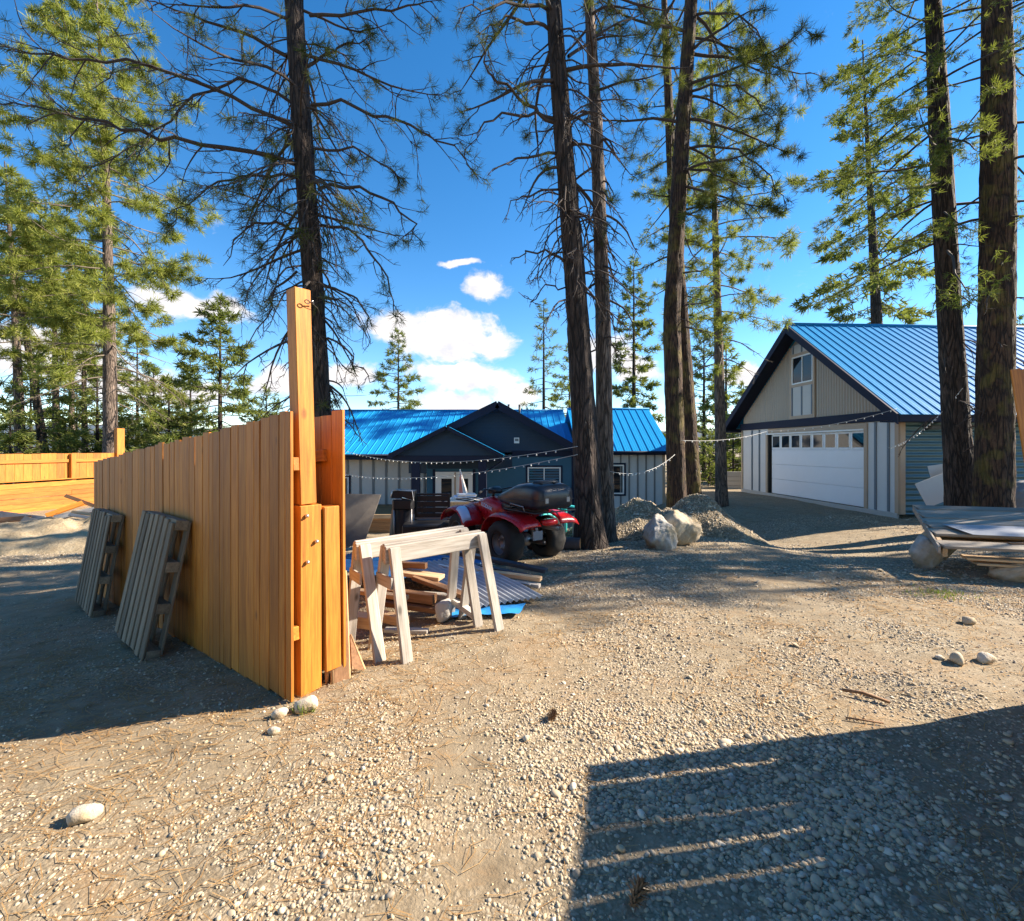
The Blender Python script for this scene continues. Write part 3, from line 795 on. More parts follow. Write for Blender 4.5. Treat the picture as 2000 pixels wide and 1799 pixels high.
# the big dark pine left of centre
D1 = 8.0
C1 = tree_line([(628, 850), (612, 560), (590, 250), (574, 0)], D1, g(-3.3, 8.0) - .1, 19.0)
z1 = [c[2] for c in C1]
def h1(pts, d0, d1): 
    n = len(pts); return [at(x, y, d0 + (d1 - d0) * i / (n - 1)) for i, (x, y) in enumerate(pts)]
hand1 = [
    (h1([(570, 245), (450, 195), (345, 138), (200, 122), (100, 110), (-10, 98)], D1, 6.6), 0.031, 0.58, 1.53),
    (h1([(575, 320), (440, 285), (300, 268), (200, 240), (130, 222), (-10, 188)], D1, 6.4), 0.035, 0.61, 1.53),
    (h1([(560, 110), (470, 60), (370, 30), (270, -5)], D1, 7.2), 0.029, 0.61, 2.04),
    (h1([(568, 200), (500, 150), (400, 170), (330, 235), (250, 300), (170, 330)], D1, 7.0), 0.023, 0.65, 1.87),
    (h1([(578, 345), (500, 340), (420, 355), (360, 400), (330, 440)], D1, 7.5), 0.020, 0.65, 2.04),
    (h1([(608, 205), (700, 205), (780, 240), (840, 262), (900, 300), (925, 330)], D1, 7.3), 0.025, 0.40, 1.53),
    (h1([(600, 130), (640, 105), (680, 85), (730, 70)], D1, 8.3), 0.026, 0.58, 2.21),
    (h1([(605, 30), (700, 30), (800, 20), (860, 5)], D1, 7.4), 0.026, 0.65, 2.21),
    (h1([(615, 290), (690, 282), (750, 325), (790, 350)], D1, 7.6), 0.020, 0.65, 2.04),
    (h1([(622, 370), (700, 365), (770, 395), (812, 440), (800, 475)], D1, 7.4), 0.027, 0.65, 1.2),
    (h1([(628, 440), (690, 450), (735, 500), (765, 570), (775, 630)], D1, 7.4), 0.024, 0.36, 1.3),
    (h1([(570, 450), (520, 428), (470, 450), (440, 520)], D1, 7.5), 0.024, 0.25, 1.4),
    (h1([(634, 560), (690, 575), (720, 620), (722, 660)], D1, 7.6), 0.020, 0.18, 1.4),
    (h1([(640, 660), (680, 680), (705, 730), (735, 745)], D1, 7.7), 0.017, 0.22, 1.4),
    (h1([(580, 530), (540, 560), (520, 620), (470, 690)], D1, 7.5), 0.019, 0.07, 1.3),
]
pine('pine_tree', 'large dark-trunked pine rising behind the near fence end, with long limbs reaching left', None, C1, np.interp(z1, [-1, 1, 4, 9, 19], [.20, .178, .17, .157, .03]), 101,
     2.6, 18.5, 46, 2.7, .42, hand1, None, 4.6, .6, .7, (-.3, .55), .8, 40, .22, .06, 26, .165, .0085, 1.25, True, True, None, 1, .42, .024, ((62, 2.2, 6.4, 1.25, .06), (34, 5.2, 9.5, 1.7, .5)))

# the twin trunks in the middle
D8 = 7.8
C8 = tree_line([(1150, 1000), (1128, 620), (1098, 240), (1080, 0)], D8, g(1.3, 7.8) - .12, 18.0); z8 = [c[2] for c in C8]
def h8(pts, d0, d1): return h1(pts, d0, d1)
hand8 = [
    (h8([(1085, 240), (1040, 215), (1000, 180), (960, 150), (940, 100), (950, 80)], D8, 7.0), 0.028, .06, 1.3),
    (h8([(1085, 232), (1030, 228), (980, 220), (935, 245), (915, 272)], D8, 7.1), 0.024, .0, 1.3),
    (h8([(1090, 300), (1030, 305), (980, 320), (955, 340)], D8, 7.2), 0.021, .0, 1.3),
    (h8([(1095, 370), (1050, 375), (1010, 385), (985, 430)], D8, 7.3), 0.017, .0, 1.3),
    (h8([(1105, 515), (1060, 490), (1020, 495), (998, 510)], D8, 7.4), 0.019, .0, 1.4),
    (h8([(1108, 560), (1070, 555), (1040, 600), (1015, 570)], D8, 7.4), 0.011, .0, 1.3),
    (h8([(1075, 60), (1030, 35), (970, 40), (930, 70)], D8, 7.0), 0.028, .95, 1.6),
    (h8([(1072, 20), (1010, 5), (950, 20), (900, 15)], D8, 6.8), 0.028, .95, 1.6),
    (h8([(1110, 110), (1160, 70), (1210, 40), (1280, 15)], D8, 8.4), 0.025, .9, 1.3),
    (h8([(1115, 250), (1140, 240), (1165, 245)], D8, 8.1), 0.012, .0, 1.3),
]
pine('pine_tree', 'thick leaning pine trunk beside the red quad bike, left of a twin trunk', 'twin pines in the middle of the yard', C8, np.interp(z8, [-1, .2, 2, 6, 18], [.285, .245, .20, .165, .03]), 103,
     5.4, 17.5, 30, 2.4, .75, hand8, (M['bark'], M['twig'], M['ndl_backlit']), 7.6, .6, .7, (-.2, .5), .8, 44, .24, .05, 24, .155, .007, 1.1, True, True, None, 2, .4, .034, ((56, 4.0, 8.6, 1.35, .0),))
D8b = 8.3
C8b = tree_line([(1182, 980), (1178, 620), (1165, 240), (1150, 0)], D8b, g(1.7, 8.3) - .12, 17.0); z8b = [c[2] for c in C8b]
pine('pine_tree', 'slimmer straight pine trunk growing right against the thick leaning one', 'twin pines in the middle of the yard', C8b, np.interp(z8b, [-1, 1, 6, 17], [.185, .155, .12, .02]), 104,
     3.8, 16.5, 44, 1.5, .5, (), (M['bark_sunlit'], M['twig'], M['ndl_backlit']), 7.2, .5, .5, (-.25, .4), .8, 32, .14, .07, 22, .145, .007, 1.3, True, True, None, 2, .45, .02, ((16, 3.2, 7.5, .7, .05),))

# trunks between the two gravel mounds
D9 = 10.6
C9 = tree_line([(1322, 980), (1312, 620), (1330, 300), (1350, 0)], D9, g(3.8, 10.6) - .1, 18.5); z9 = [c[2] for c in C9]
hand9 = [
    (h1([(1345, 290), (1400, 280), (1460, 300), (1510, 350), (1535, 400)], D9, 9.4), 0.026, .85, 1.2),
    (h1([(1350, 100), (1400, 60), (1450, 25), (1500, 20)], D9, 9.6), 0.030, .85, 1.2),
    (h1([(1352, 30), (1420, 20), (1480, 60), (1510, 120)], D9, 9.3), 0.026, .85, 1.2),
    (h1([(1345, 180), (1420, 160), (1480, 190), (1520, 250)], D9, 9.4), 0.026, .85, 1.2),
    (h1([(1340, 330), (1400, 340), (1450, 370), (1500, 360)], D9, 9.6), 0.023, .8, 1.2),
    (h1([(1335, 410), (1380, 400), (1430, 405)], D9, 10.2), 0.023, .3, 1.2),
    (h1([(1325, 620), (1355, 630), (1390, 665)], D9, 10.2), 0.013, .1, 1.2),
]
pine('pine_tree', 'dark pine trunk rising from the sunlit gravel mound, front one of two', 'pines between house and garage', C9, np.interp(z9, [-1, 1, 5, 10, 18.5], [.235, .21, .185, .168, .03]), 105,
     6.8, 18, 34, 2.9, .85, hand9, (M['bark_red'], M['twig'], M['ndl_backlit']), None, .6, .7, (-.25, .5), .8, 36, .22, .07, 20, .20, .012, 1.3, True, True, -.2, 3, .4, .034)
D9b = 12.6
C9b = tree_line([(1352, 970), (1332, 640), (1312, 330), (1297, 0)], D9b, g(4.8, 12.6) - .1, 18.0); z9b = [c[2] for c in C9b]
fir_t = Tree(206)
def live_fir(name, label, group, C, rad, seed, zb, zt, nl, rmax, mats=None, dens=14, tn=10, tl=.16, tw=.021, k=24, width=.3, az_bias=None, step=.12, dz=.0, split=False, stubs=0):
    tr = Tree(seed); rs = tr.rs; az = rs.uniform(0, 6)
    for _ in range(stubs):
        z = rs.uniform(1.6, zb + .8); a = rs.uniform(0, 6.28); e = rs.normal(0, .3); d = np.array([math.cos(a) * math.cos(e), math.sin(a) * math.cos(e), math.sin(e)])
        tr.limb(tr.path(centre(C, z) + d * rad_at(C, rad, z) * .7, d, rs.choice([.35, .5, 1.1]) * rs.uniform(.7, 1.3), 7, .8, .2, .15), .013, 0, 1.3, True, 4, .8, .4, 1)
    for q in range(nl):
        f = (q + rs.uniform(0, 1)) / nl; z = zb + (zt - zb) * f; az += 2.4 + rs.normal(0, .5); a = az
        if az_bias is not None and rs.uniform() < .55: a = az_bias + rs.normal(0, .7)
        L_ = rmax * rs.uniform(.5, 1.1) * (1 - .55 * f); e = -.1 + .4 * f + rs.normal(0, .15) + dz
        d = np.array([math.cos(a) * math.cos(e), math.sin(a) * math.cos(e), math.sin(e)])
        pts = tr.path(centre(C, z), d, L_, 7, .55, .35, .08); tr.spray(pts, .012 + .018 * L_ / rmax, width, dens)
    return finish(name, tuple(C[0]), label, group, C, rad, tr, mats or (M['bark'], M['twig'], M['ndl_fir']), k, .15, step, seed, tn, tl, tw, split, .8, .8)
live_fir('fir_tree', 'mossy trunk standing right behind the dark one on the gravel mound', 'pines between house and garage', C9b, np.interp(z9b, [-1, 1, 6, 18], [.27, .25, .17, .03]), 206, 4.8, 17.5, 46, 1.7, (M['bark_red'], M['twig'], M['ndl_fir']), 12, split=True)
D10 = 15.5
C10 = tree_line([(1409, 960), (1404, 700), (1398, 480), (1390, 200)], D10, g(7, 15.5) - .2, 16.8); z10 = [c[2] for c in C10]
pine('pine_tree', 'slender sunlit pine just left of the garage', 'pines between house and garage', C10, np.interp(z10, [-1, 1, 6, 17], [.21, .185, .13, .02]), 107,
     4.3, 16.6, 62, 2.6, .95, (), (M['bark_sunlit'], M['twig_pale'], M['ndl_sunlit']), 5.6, .45, .5, (-.1, .6), .6, 20, .12, .15, 12, .25, .020, 1.15, True, False, None, 3, .42, .022)

# two big trunks on the right
D12 = 10.2
C12 = tree_line([(1876, 960), (1856, 640), (1838, 300), (1822, 0)], D12, g(9.9, 10.2) - .1, 18.5); z12 = [c[2] for c in C12]
live_fir('fir_tree', 'tall leaning fir trunk in front of the garage side wall', 'tall firs by the garage', C12, np.interp(z12, [-1, .5, 4, 9, 18], [.31, .27, .215, .19, .03]), 208, 6.0, 18, 84, 3.7, None, 22, 12, .135, .015, 40, .30, 3.14, .07, -.05, True, 22)
D13 = 9.4
C13 = tree_line([(1940, 960), (1946, 640), (1950, 300), (1946, 0)], D13, g(9.8, 9.4) - .1, 18.5); z13 = [c[2] for c in C13]
live_fir('fir_tree', 'thickest trunk, reddish bark with moss, at the right edge of the yard', 'tall firs by the garage', C13, np.interp(z13, [-1, .5, 4, 9, 18], [.335, .305, .285, .265, .04]), 209, 6.6, 18, 40, 2.6, (M['bark_red'], M['twig'], M['ndl_fir']), 20, 12, .135, .015, 44, .30, None, .07, -.05, True, 16)
D11 = 27.0
C11 = tree_line([(1713, 640), (1702, 420), (1690, 200), (1686, 120)], D11, -.4, 25.5); z11 = [c[2] for c in C11]
live_fir('fir_tree', 'fir standing behind the blue garage roof', 'tall firs by the garage', C11, np.interp(z11, [-1, 8, 25], [.38, .30, .03]), 210, 9.5, 25, 84, 4.3, None, 10, 6, .44, .10, 14, .26, None, .5)

# left: the sunny pine and the stand behind the far fence
D2 = 20.0
C2 = tree_line([(216, 870), (213, 600), (206, 300), (190, 20)], D2, -1.0, 21.5); z2 = [c[2] for c in C2]
pine('pine_tree', 'tall sunlit pine with a full crown behind the far orange fence', 'pines beyond the far fence', C2, np.interp(z2, [-1, 2, 10, 21.5], [.30, .27, .19, .02]), 111,
     3.6, 21.3, 100, 4.1, .95, (), (M['bark_sunlit'], M['twig_pale'], M['ndl_sunlit']), 6.5, .35, .5, (-.2, .6), .5, 20, .12, .2, 11, .36, .034, .9, True, False, None, 3, .36, .032)
for i, (px, D, top, rm, zb, sd, lab) in enumerate([
    ([(40, 880), (34, 700), (20, 480), (8, 300)], 23, 15.5, 2.8, 4.6, 121, 'straight pine at the far left edge behind the orange fence'),
    ([(86, 880), (62, 720), (40, 600), (25, 480)], 24, 14.0, 2.6, 8.0, 122, 'pine with a trunk leaning left behind the orange fence'),
    ([(111, 880), (108, 700), (104, 560), (100, 420)], 26, 15.5, 2.5, 4.8, 123, 'second pine from the tall sunlit one, upright behind the fence'),
    ([(141, 880), (139, 700), (138, 560), (136, 430)], 29, 15.0, 2.4, 6.8, 124, 'thin pine just left of the tall sunlit one'),
    ([(166, 880), (164, 760), (166, 640), (166, 500)], 27, 13.0, 2.0, 4.0, 125, 'thinnest pale pine next to the fence post')]):
    C = tree_line(px, D, -1.2, top); zz = [c[2] for c in C]
    pine('pine_tree', lab, 'pines beyond the far fence', C, np.interp(zz, [-1, 3, top], [.26 - .02 * i, .21 - .015 * i, .02]), sd, zb, top - .2, 46, rm, .95, (), (M['bark_sunlit'], M['twig_pale'], M['ndl_sunlit']), zb + 1.2, .4, .4, (-.15, .55), .7, 12, .12, .35, 9, .40, .040, .85, True, False, None, 3, .42, .03)
pf = 'pines beyond the far fence'
fir('fir_tree', 'pale conical fir between the tall sunlit pine and the tall fence post', pf, (430 - 1000) * 25 / 900, 25, -1.2, 11.0, 3.9, 131, 2.2, .17, 70, 14, 7, .38, .075, bias=1)
fir('fir_tree', 'bushy young fir low behind the near fence boards', pf, (330 - 1000) * 23 / 900, 23, -1.2, 6.2, 2.6, 132, 1.2, .12, 46, 10, 7, .32, .06)
fir('fir_tree', 'small fir just left of the tall fence post', pf, (520 - 1000) * 27 / 900, 27, -1.2, 6.3, 2.6, 133, 1.0, .12, 44, 10, 7, .32, .06)
fir('fir_tree', 'middling fir behind the tall sunlit pine trunk', pf, (268 - 1000) * 28 / 900, 28, -1.2, 9.5, 3.0, 134, 1.6, .14, 54, 11, 7, .36, .07)
fir('fir_tree', 'leafy fir filling the gap left of the pale conical one', pf, (372 - 1000) * 31 / 900, 31, -1.2, 9.0, 3.0, 135, 1.2, .14, 50, 11, 7, .36, .07)
fir('fir_tree', 'fir low behind the leaning pine at the left edge', pf, (60 - 1000) * 31 / 900, 31, -1.2, 8.5, 3.2, 136, 1.2, .14, 46, 11, 7, .36, .07)
fir('fir_tree', 'fir low behind the thin trunks at left', pf, (150 - 1000) * 34 / 900, 34, -1.2, 7.5, 3.0, 137, 1.0, .14, 46, 11, 7, .36, .07)
fb = 'trees behind the house'
fir('fir_tree', 'small conical fir standing above the left part of the house roof', fb, (778 - 1000) * 36 / 900, 36, -1.2, 12.0, 2.6, 141, 3.5, .17, 60, 11, 7, .38, .07)
fir('fir_tree', 'pale sparse tree behind the house, left of the twin trunks', fb, (1062 - 1000) * 33 / 900, 33, -1.2, 13.4, 2.4, 142, 3.5, .18, 44, 8, 7, .36, .06)
fir('fir_tree', 'shorter tree half hidden behind the twin trunks above the house roof', fb, (1112 - 1000) * 35 / 900, 35, -1.2, 10.4, 2.2, 143, 3, .15, 46, 10, 7, .36, .065)
fir('fir_tree', 'dense dark fir right of the twin trunks behind the house', fb, (1238 - 1000) * 30 / 900, 30, -1.2, 15.2, 2.3, 144, 2.5, .2, 84, 15, 7, .36, .075)
fir('fir_tree', 'leafy fir seen between the paired trunks and the slender pine', fb, (1375 - 1000) * 27 / 900, 27, -1.0, 9.5, 2.3, 145, .6, .16, 60, 12, 7, .36, .07)
fir('fir_tree', 'tall leafy fir right behind the slender pine by the garage', fb, (1418 - 1000) * 31 / 900, 31, -1.0, 10.5, 2.4, 146, .8, .16, 60, 12, 7, .38, .08)
fg = 'young firs at the back of the drive'
fir('young_fir', 'bright bushy young fir left of the garage corner', fg, (1432 - 1000) * 25 / 900, 25, -.6, 3.8, 1.6, 151, .2, .09, 40, 14, 7, .30, .06)
fir('young_fir', 'small pointed fir tip by the left end of the garage roof', fg, (1452 - 1000) * 38 / 900, 38, -.6, 7.6, 2.0, 152, .4, .12, 46, 12, 7, .36, .07)
fir('young_fir', 'low bright shrub-like fir beside the slender pine', fg, (1385 - 1000) * 23 / 900, 23, -.6, 2.9, 1.4, 153, .1, .08, 34, 14, 7, .28, .055)
fir('fir_tree', 'dark fir top showing at the right end of the garage ridge', 'tall firs by the garage', (1992 - 1000) * 40 / 900, 40, -.5, 13.6, 2.6, 154, 4, .2, 44, 9, 7, .4, .08)
# trees standing further right along the yard; they throw the dappled shade across it
fr = 'pines off to the right of the yard'
def copy_tree(o, loc, rz, label):
    base = wm(o).translation.copy()
    c = o.copy(); COL.objects.link(c); c['label'] = label; c['group'] = fr
    c.matrix_basis = Matrix.Translation(Vector(loc)) @ Matrix.Rotation(rz, 4, 'Z')
    for ch in o.children:
        d = ch.copy(); COL.objects.link(d); inv = ch.matrix_parent_inverse.copy(); d.parent = c; d.matrix_parent_inverse = inv
    return c
roots = {o['label']: o for o in COL.objects if o.type == 'EMPTY' and o.get('category') == 'tree'}
src_a = roots['slender sunlit pine just left of the garage']; src_b = roots['fir standing behind the blue garage roof']
src_c = roots['tall leaning fir trunk in front of the garage side wall']
for (src, x, y, s, rz, lab) in [(src_c, 18.0, 8.75, .30, 5.0, 'narrow fir right of the yard, third from the planks'), (src_c, 20.5, 10.2, .42, 2.5, 'narrow fir right of the yard, fourth from the planks'), (src_c, 16.5, 7.55, .22, .4, 'narrowest fir right of the yard'), (src_c, 15.2, 8.75, .48, 1.0, 'fir right of the yard, closest to the stacked planks'), (src_c, 12.8, 7.75, .36, 3.1, 'slim fir at the right, in front of the closest one'),
                                (src_a, 19.0, 9.3, .55, 2.0, 'slim pine farther right of the yard'), (src_a, 26.0, 10.6, .6, 4.0, 'slim pine farthest right of the yard')]:
    c = copy_tree(src, (x, y, g(x, y)), rz, lab); c.matrix_basis = c.matrix_basis @ Matrix.Diagonal((s, s, 1.0, 1.0))
rsb = np.random.RandomState(33)
for i in range(14):  # unseen trees, added to block sky light and deepen the shade
    ang = math.radians(188 + i * 11.5 + rsb.uniform(-2, 2)); rr = rsb.uniform(8, 15) + (i % 3) * 3
    x, y = rr * math.cos(ang), rr * math.sin(ang) - 2.5
    c = copy_tree((src_a, src_b, src_c)[i % 3], (x, y, g(x, y)), rsb.uniform(0, 6), 'unseen tree added behind the viewer to block sky light'); c['group'] = 'unseen sky-blocking trees added behind the viewer'
src_y = roots['bright bushy young fir left of the garage corner']; src_f = roots['bushy young fir low behind the near fence boards']
for k, (px, D, s, lab) in enumerate([(20, 21.5, 1.15, 'low bushy fir at the left edge behind the far fence'), (75, 23, 1.2, 'low bushy fir between the straight and the leaning pine'), (128, 24, 1.1, 'low bushy fir between the thin trunks'), (190, 26, 1.2, 'low bushy fir left of the tall post'),
        (250, 25, 1.15, 'low bushy fir right of the tall sunlit trunk'), (300, 27, 1.2, 'low bushy fir above the far end of the near fence')]):
    x = (px - CX) * D / F; c = copy_tree(src_f if k % 2 else src_y, (x, D, -1.2), k * 1.1, lab); c['group'] = pf; c.matrix_basis = c.matrix_basis @ Matrix.Diagonal((s, s, s, 1))
# ------------------------------------------------------------------ buildings
def panel_me(w, l, rib=True):
    """ribbed roof panel: x across, y up the slope, z out"""
    k = ('panel', round(w, 3), round(l, 3))
    if k not in _bc:
        def fn(bm):
            pr = [(0, 0), (.012, .024), (.038, .024), (.05, 0), (w * .36, 0), (w * .38, .004), (w * .42, .004), (w * .44, 0), (w * .68, 0), (w * .70, .004), (w * .74, .004), (w * .76, 0), (w, 0)]
            a = [bm.verts.new((x, 0, z)) for x, z in pr]; b = [bm.verts.new((x, l, z)) for x, z in pr]
            a2 = [bm.verts.new((x, 0, -.012)) for x, z in pr]; 
            for i in range(len(pr) - 1):
                bm.faces.new((a[i], a[i + 1], b[i + 1], b[i])); bm.faces.new((a2[i], a2[i + 1], a[i + 1], a[i]))
        _bc[k] = bm_mesh('roof_panel', fn)
        _bc[k].materials.append(M['roof'])
    return _bc[k]
def roof_slope(parent, p_eave, along, up, length, slope_len, pw=.30, taper=None):
    """panels laid side by side from p_eave along 'along'; up = direction up the slope"""
    along = Vector(along).normalized(); up = Vector(up).normalized(); nrm = along.cross(up)
    n = int(round(length / pw)); pw = length / n
    for i in range(n):
        Mx = Matrix((along, up, nrm)).transposed().to_4x4(); Mx.translation = Vector(p_eave) + along * pw * i
        obj('roof_panel', panel_me(pw, slope_len), M['roof'], parent, Mx)
def poly_prism(pts, depth, axis):
    """pts: 3d polygon; extruded by vector axis*depth"""
    ax = Vector(axis) * depth
    def fn(bm):
        a = [bm.verts.new(Vector(p)) for p in pts]; b = [bm.verts.new(Vector(p) + ax) for p in pts]
        bm.faces.new(a); bm.faces.new(b[::-1])
        for i in range(len(pts)):
            j = (i + 1) % len(pts); bm.faces.new((a[j], a[i], b[i], b[j]))
        bmesh.ops.recalc_face_normals(bm, faces=bm.faces)
    return bm_mesh('prism', fn)
def lap_siding(zlo, zhi, span, y, pitch, out=.032):
    """horizontal lap boards facing -y; span(z)->(x0,x1)"""
    V = []; Qd = []
    z = zlo
    while z < zhi - .01:
        z2 = min(z + pitch, zhi); a = span(z); b = span(z2)
        if a[1] - a[0] > .03:
            if b[1] - b[0] < 0: b = ((a[0] + a[1]) / 2,) * 2
            i = len(V)
            V += [(a[0], y - out, z), (a[1], y - out, z), (b[1], y - .003, z2), (b[0], y - .003, z2), (a[0], y + .01, z), (a[1], y + .01, z)]
            Qd += [(i, i + 1, i + 2, i + 3), (i + 4, i + 5, i + 1, i)]
        z = z2
    return npmesh('siding', V, Qd, None, False)
def window(parent, x0, x1, z0, z1, y, mull=1, trim=None, fw=.05, Mx=None, tw=.07):
    """window in a wall facing -y (in Mx space)"""
    Mx = Mx or Matrix.Identity(4)
    if trim:
        for (a, b, c, d) in [(x0 - tw, x0, z0 - tw, z1 + tw), (x1, x1 + tw, z0 - tw, z1 + tw), (x0, x1, z1, z1 + tw), (x0, x1, z0 - tw, z0)]:
            bx('window_trim', (a, y - .045, c), (b, y + .01, d), trim, parent, .004, Mx)
    root = bx('window', (x0 + .01, y - .008, z0 + .01), (x1 - .01, y + .02, z1 - .01), M['black'], parent, .002, Mx)
    for (a, b, c, d) in [(x0, x0 + fw, z0, z1), (x1 - fw, x1, z0, z1), (x0 + fw, x1 - fw, z1 - fw, z1), (x0 + fw, x1 - fw, z0, z0 + fw)]:
        bx('frame', (a, y - .04, c), (b, y, d), M['white'], root, .004, Mx)
    n = mull + 1; w = (x1 - x0 - 2 * fw) / n
    for i in range(n):
        a = x0 + fw + w * i
        bx('pane', (a + .012, y - .016, z0 + fw), (a + w - .012, y - .011, z1 - fw), M['glass'], root, .001, Mx)
        if i: bx('frame', (a - .02, y - .034, z0 + fw), (a + .02, y - .012, z1 - fw), M['white'], root, .003, Mx)
    return root

def build_house():
    h = thing('house', (0, 18.5, -1.2), 'single-storey house with blue metal roof, navy gables and pale batten walls', 'house')
    zb, YF = -1.2, 18.5
    # left wing: wall plane Y=19.0, eave overhang to 18.4
    zl = 1.22
    bx('wall', (-9.1, 19.0, zb), (-3.3, 19.2, zl), M['cream'], h)
    for x in np.arange(-8.9, -3.4, .53):
        bx('batten', (x - .045, 18.972, zb + .02), (x + .045, 19.002, zl - .01), M['batten_grey'], h, .003)
    bx('fascia', (-9.35, 18.38, 1.13), (-3.1, 18.42, 1.33), M['navy'], h, .004)
    bx('soffit', (-9.3, 18.42, 1.14), (-3.1, 19.0, 1.17), M['navy'], h, .003)
    window(h, -7.6, -6.72, -.45, .40, 19.0, 0, M['navy'])
    # main roof left
    ze, zr, ye, yr = 1.33, 3.48, 18.35, 23.4
    up = Vector((0, yr - ye, zr - ze)); sl = up.length
    roof_slope(h, (-9.4, ye, ze), (1, 0, 0), up, 12.0, sl, .30)
    roof_slope(h, (2.6, 2 * yr - ye, ze), (-1, 0, 0), Vector((0, -(yr - ye), zr - ze)), 12.0, sl, 1.2)
    tube_obj('ridge_cap', [(-9.42, yr, zr + .02), (2.6, yr, zr + .02)], .06, M['roof_rib'], h, 6)
    obj('wall', poly_prism([(-9.1, 19.0, zb), (-9.1, 27.8, zb), (-9.1, 27.8, 1.6), (-9.1, yr, zr - .12), (-9.1, 19.0, 1.5)], .15, (1, 0, 0)), M['cream'], h)
    bx('wall', (-9.0, 27.6, zb), (5.9, 27.8, 1.5), M['cream'], h)
    # right wing
    YR = 18.2; ze2, ye2, zr2, yr2 = 1.46, 17.75, 3.35, 20.9
    bx('wall', (2.6, YR, zb), (6.0, YR + .2, 1.40), M['grey_panel'], h)
    for x in np.arange(2.95, 5.95, .335):
        bx('batten', (x - .03, YR - .028, zb + .02), (x + .03, YR + .002, 1.38), M['batten_grey'], h, .003)
    bx('corner_board', (5.94, YR - .04, zb), (6.04, YR + .06, 1.39), M['tan_trim'], h, .004)
    up2 = Vector((0, yr2 - ye2, zr2 - ze2))
    roof_slope(h, (2.5, ye2, ze2), (1, 0, 0), up2, 3.7, up2.length, .30)
    roof_slope(h, (6.2, 2 * yr2 - ye2, ze2), (-1, 0, 0), Vector((0, -(yr2 - ye2), zr2 - ze2)), 3.7, up2.length, .9)
    tube_obj('ridge_cap', [(2.5, yr2, zr2 + .02), (6.22, yr2, zr2 + .02)], .055, M['roof_rib'], h, 6)
    obj('wall', poly_prism([(5.8, YR + .2, zb), (5.8, 23.9, zb), (5.8, 23.9, 1.3), (5.8, yr2, zr2 - .15), (5.8, YR + .2, 1.45)], .15, (1, 0, 0)), M['grey_panel'], h)
    bx('fascia', (2.45, ye2 + .02, 1.33), (6.22, ye2 + .06, 1.46), M['navy'], h, .004)
    bx('soffit', (2.45, ye2 + .06, 1.34), (6.15, YR, 1.37), M['navy'], h, .003)
    window(h, 3.80, 4.42, -.22, .94, YR, 0, M['navy'], .055)
    # middle block with the big gable: wall plane 17.8
    YG = 17.8; ax, az = -.55, 3.28; 
    lx, lz, rx, rz = -4.6, 1.30, 2.55, 1.78
    def span(z):
        x0 = lx + (ax - lx) * max(0, (z - lz)) / (az - lz) if z > lz else -3.25
        x1 = rx - (rx - ax) * max(0, (z - 1.45)) / (az - 1.45) if z > 1.45 else 2.45
        return (x0 + .05, x1 - .05)
    bx('wall', (-3.3, YG, zb), (2.45, YG + .2, 1.3), M['teal_siding'], h)
    obj('siding', lap_siding(zb + .02, 1.28, lambda z: (-3.28, 2.40), YG - .002, .105), M['teal_siding'], h)
    obj('gable', poly_prism([(-3.9, YG, 1.33), (2.3, YG, 1.5), (ax, YG, az - .1)], .15, (0, 1, 0)), M['navy_siding'], h)
    obj('siding', lap_siding(1.50, az - .12, span, YG - .002, .115), M['navy_siding'], h)
    bx('trim_board', (.0, YG - .06, 1.27), (2.46, YG + .01, 1.50), M['navy'], h)
    bx('corner_board', (2.30, YG - .05, zb), (2.46, YG + .01, 1.27), M['navy'], h)
    # gable roof slabs and rake boards
    for (a, b) in [((lx, lz), (ax, az)), ((rx + .12, 1.46), (ax, az))]:
        d = Vector((b[0] - a[0], 0, b[1] - a[1])); n = Vector((-d.z, 0, d.x)).normalized(); 
        if n.z < 0: n = -n
        p = Vector((a[0], 17.30, a[1])); q = Vector((b[0], 17.30, b[1]))
        obj('gable_roof', poly_prism([p, q, q + n * .07, p + n * .07], 5.2, (0, 1, 0)), M['roof'], h)
        obj('rake_board', poly_prism([p - n * .19 , q - n * .19 + Vector((0, 0, 0)), q + n * .09, p + n * .09], .06, (0, -1, 0)), M['navy'], h)
    bx('vent_cover', (.08, YG - .06, 1.78), (.28, YG - .015, 2.0), M['white'], h, .006)
    bx('vent_slot', (.11, YG - .068, 1.86), (.25, YG - .058, 1.96), M['batten_grey'], h, .003)
    tube_obj('vent_pipe', [(-.15, 20.6, 2.9), (-.15, 20.6, 3.55)], .05, M['black'], h, 8)
    tube_obj('vent_pipe', [(.35, 21.5, 2.9), (.35, 21.5, 3.62)], .05, M['black'], h, 8)
    window(h, .60, 1.88, -.25, .86, YG, 1, M['navy'])
    # glazed double door
    d = bx('door', (-2.95, YG - .06, zb + .1), (-1.52, YG - .02, .68), M['white'], h)
    for x in (-2.72, -2.02):
        w = .40 if x < -2.5 else .33
        bx('pane', (x, YG - .072, -.55), (x + w, YG - .058, .42), M['glass'], d, .002)
    bx('door_stile', (-2.22, YG - .085, zb + .1), (-2.16, YG - .058, .66), M['tan_trim'], d, .003)
    bx('handle', (-2.12, YG - .12, -.35), (-2.09, YG - .08, -.2), M['steel'], d, .004)
    bx('door_trim', (-3.06, YG - .05, zb), (-2.96, YG + .01, .78), M['navy'], h); bx('door_trim', (-1.51, YG - .05, zb), (-1.41, YG + .01, .78), M['navy'], h)
    # porch: gable front at 16.4
    YP = 16.35; px0, px1, pax = -4.36, -.30, -2.30; pz0, pz1, paz = 1.27, 1.40, 2.32
    def pspan(z):
        t = (z - 1.33) / (paz - 1.33); return (px0 + (pax - px0) * t + .06, px1 - (px1 - pax) * t - .06)
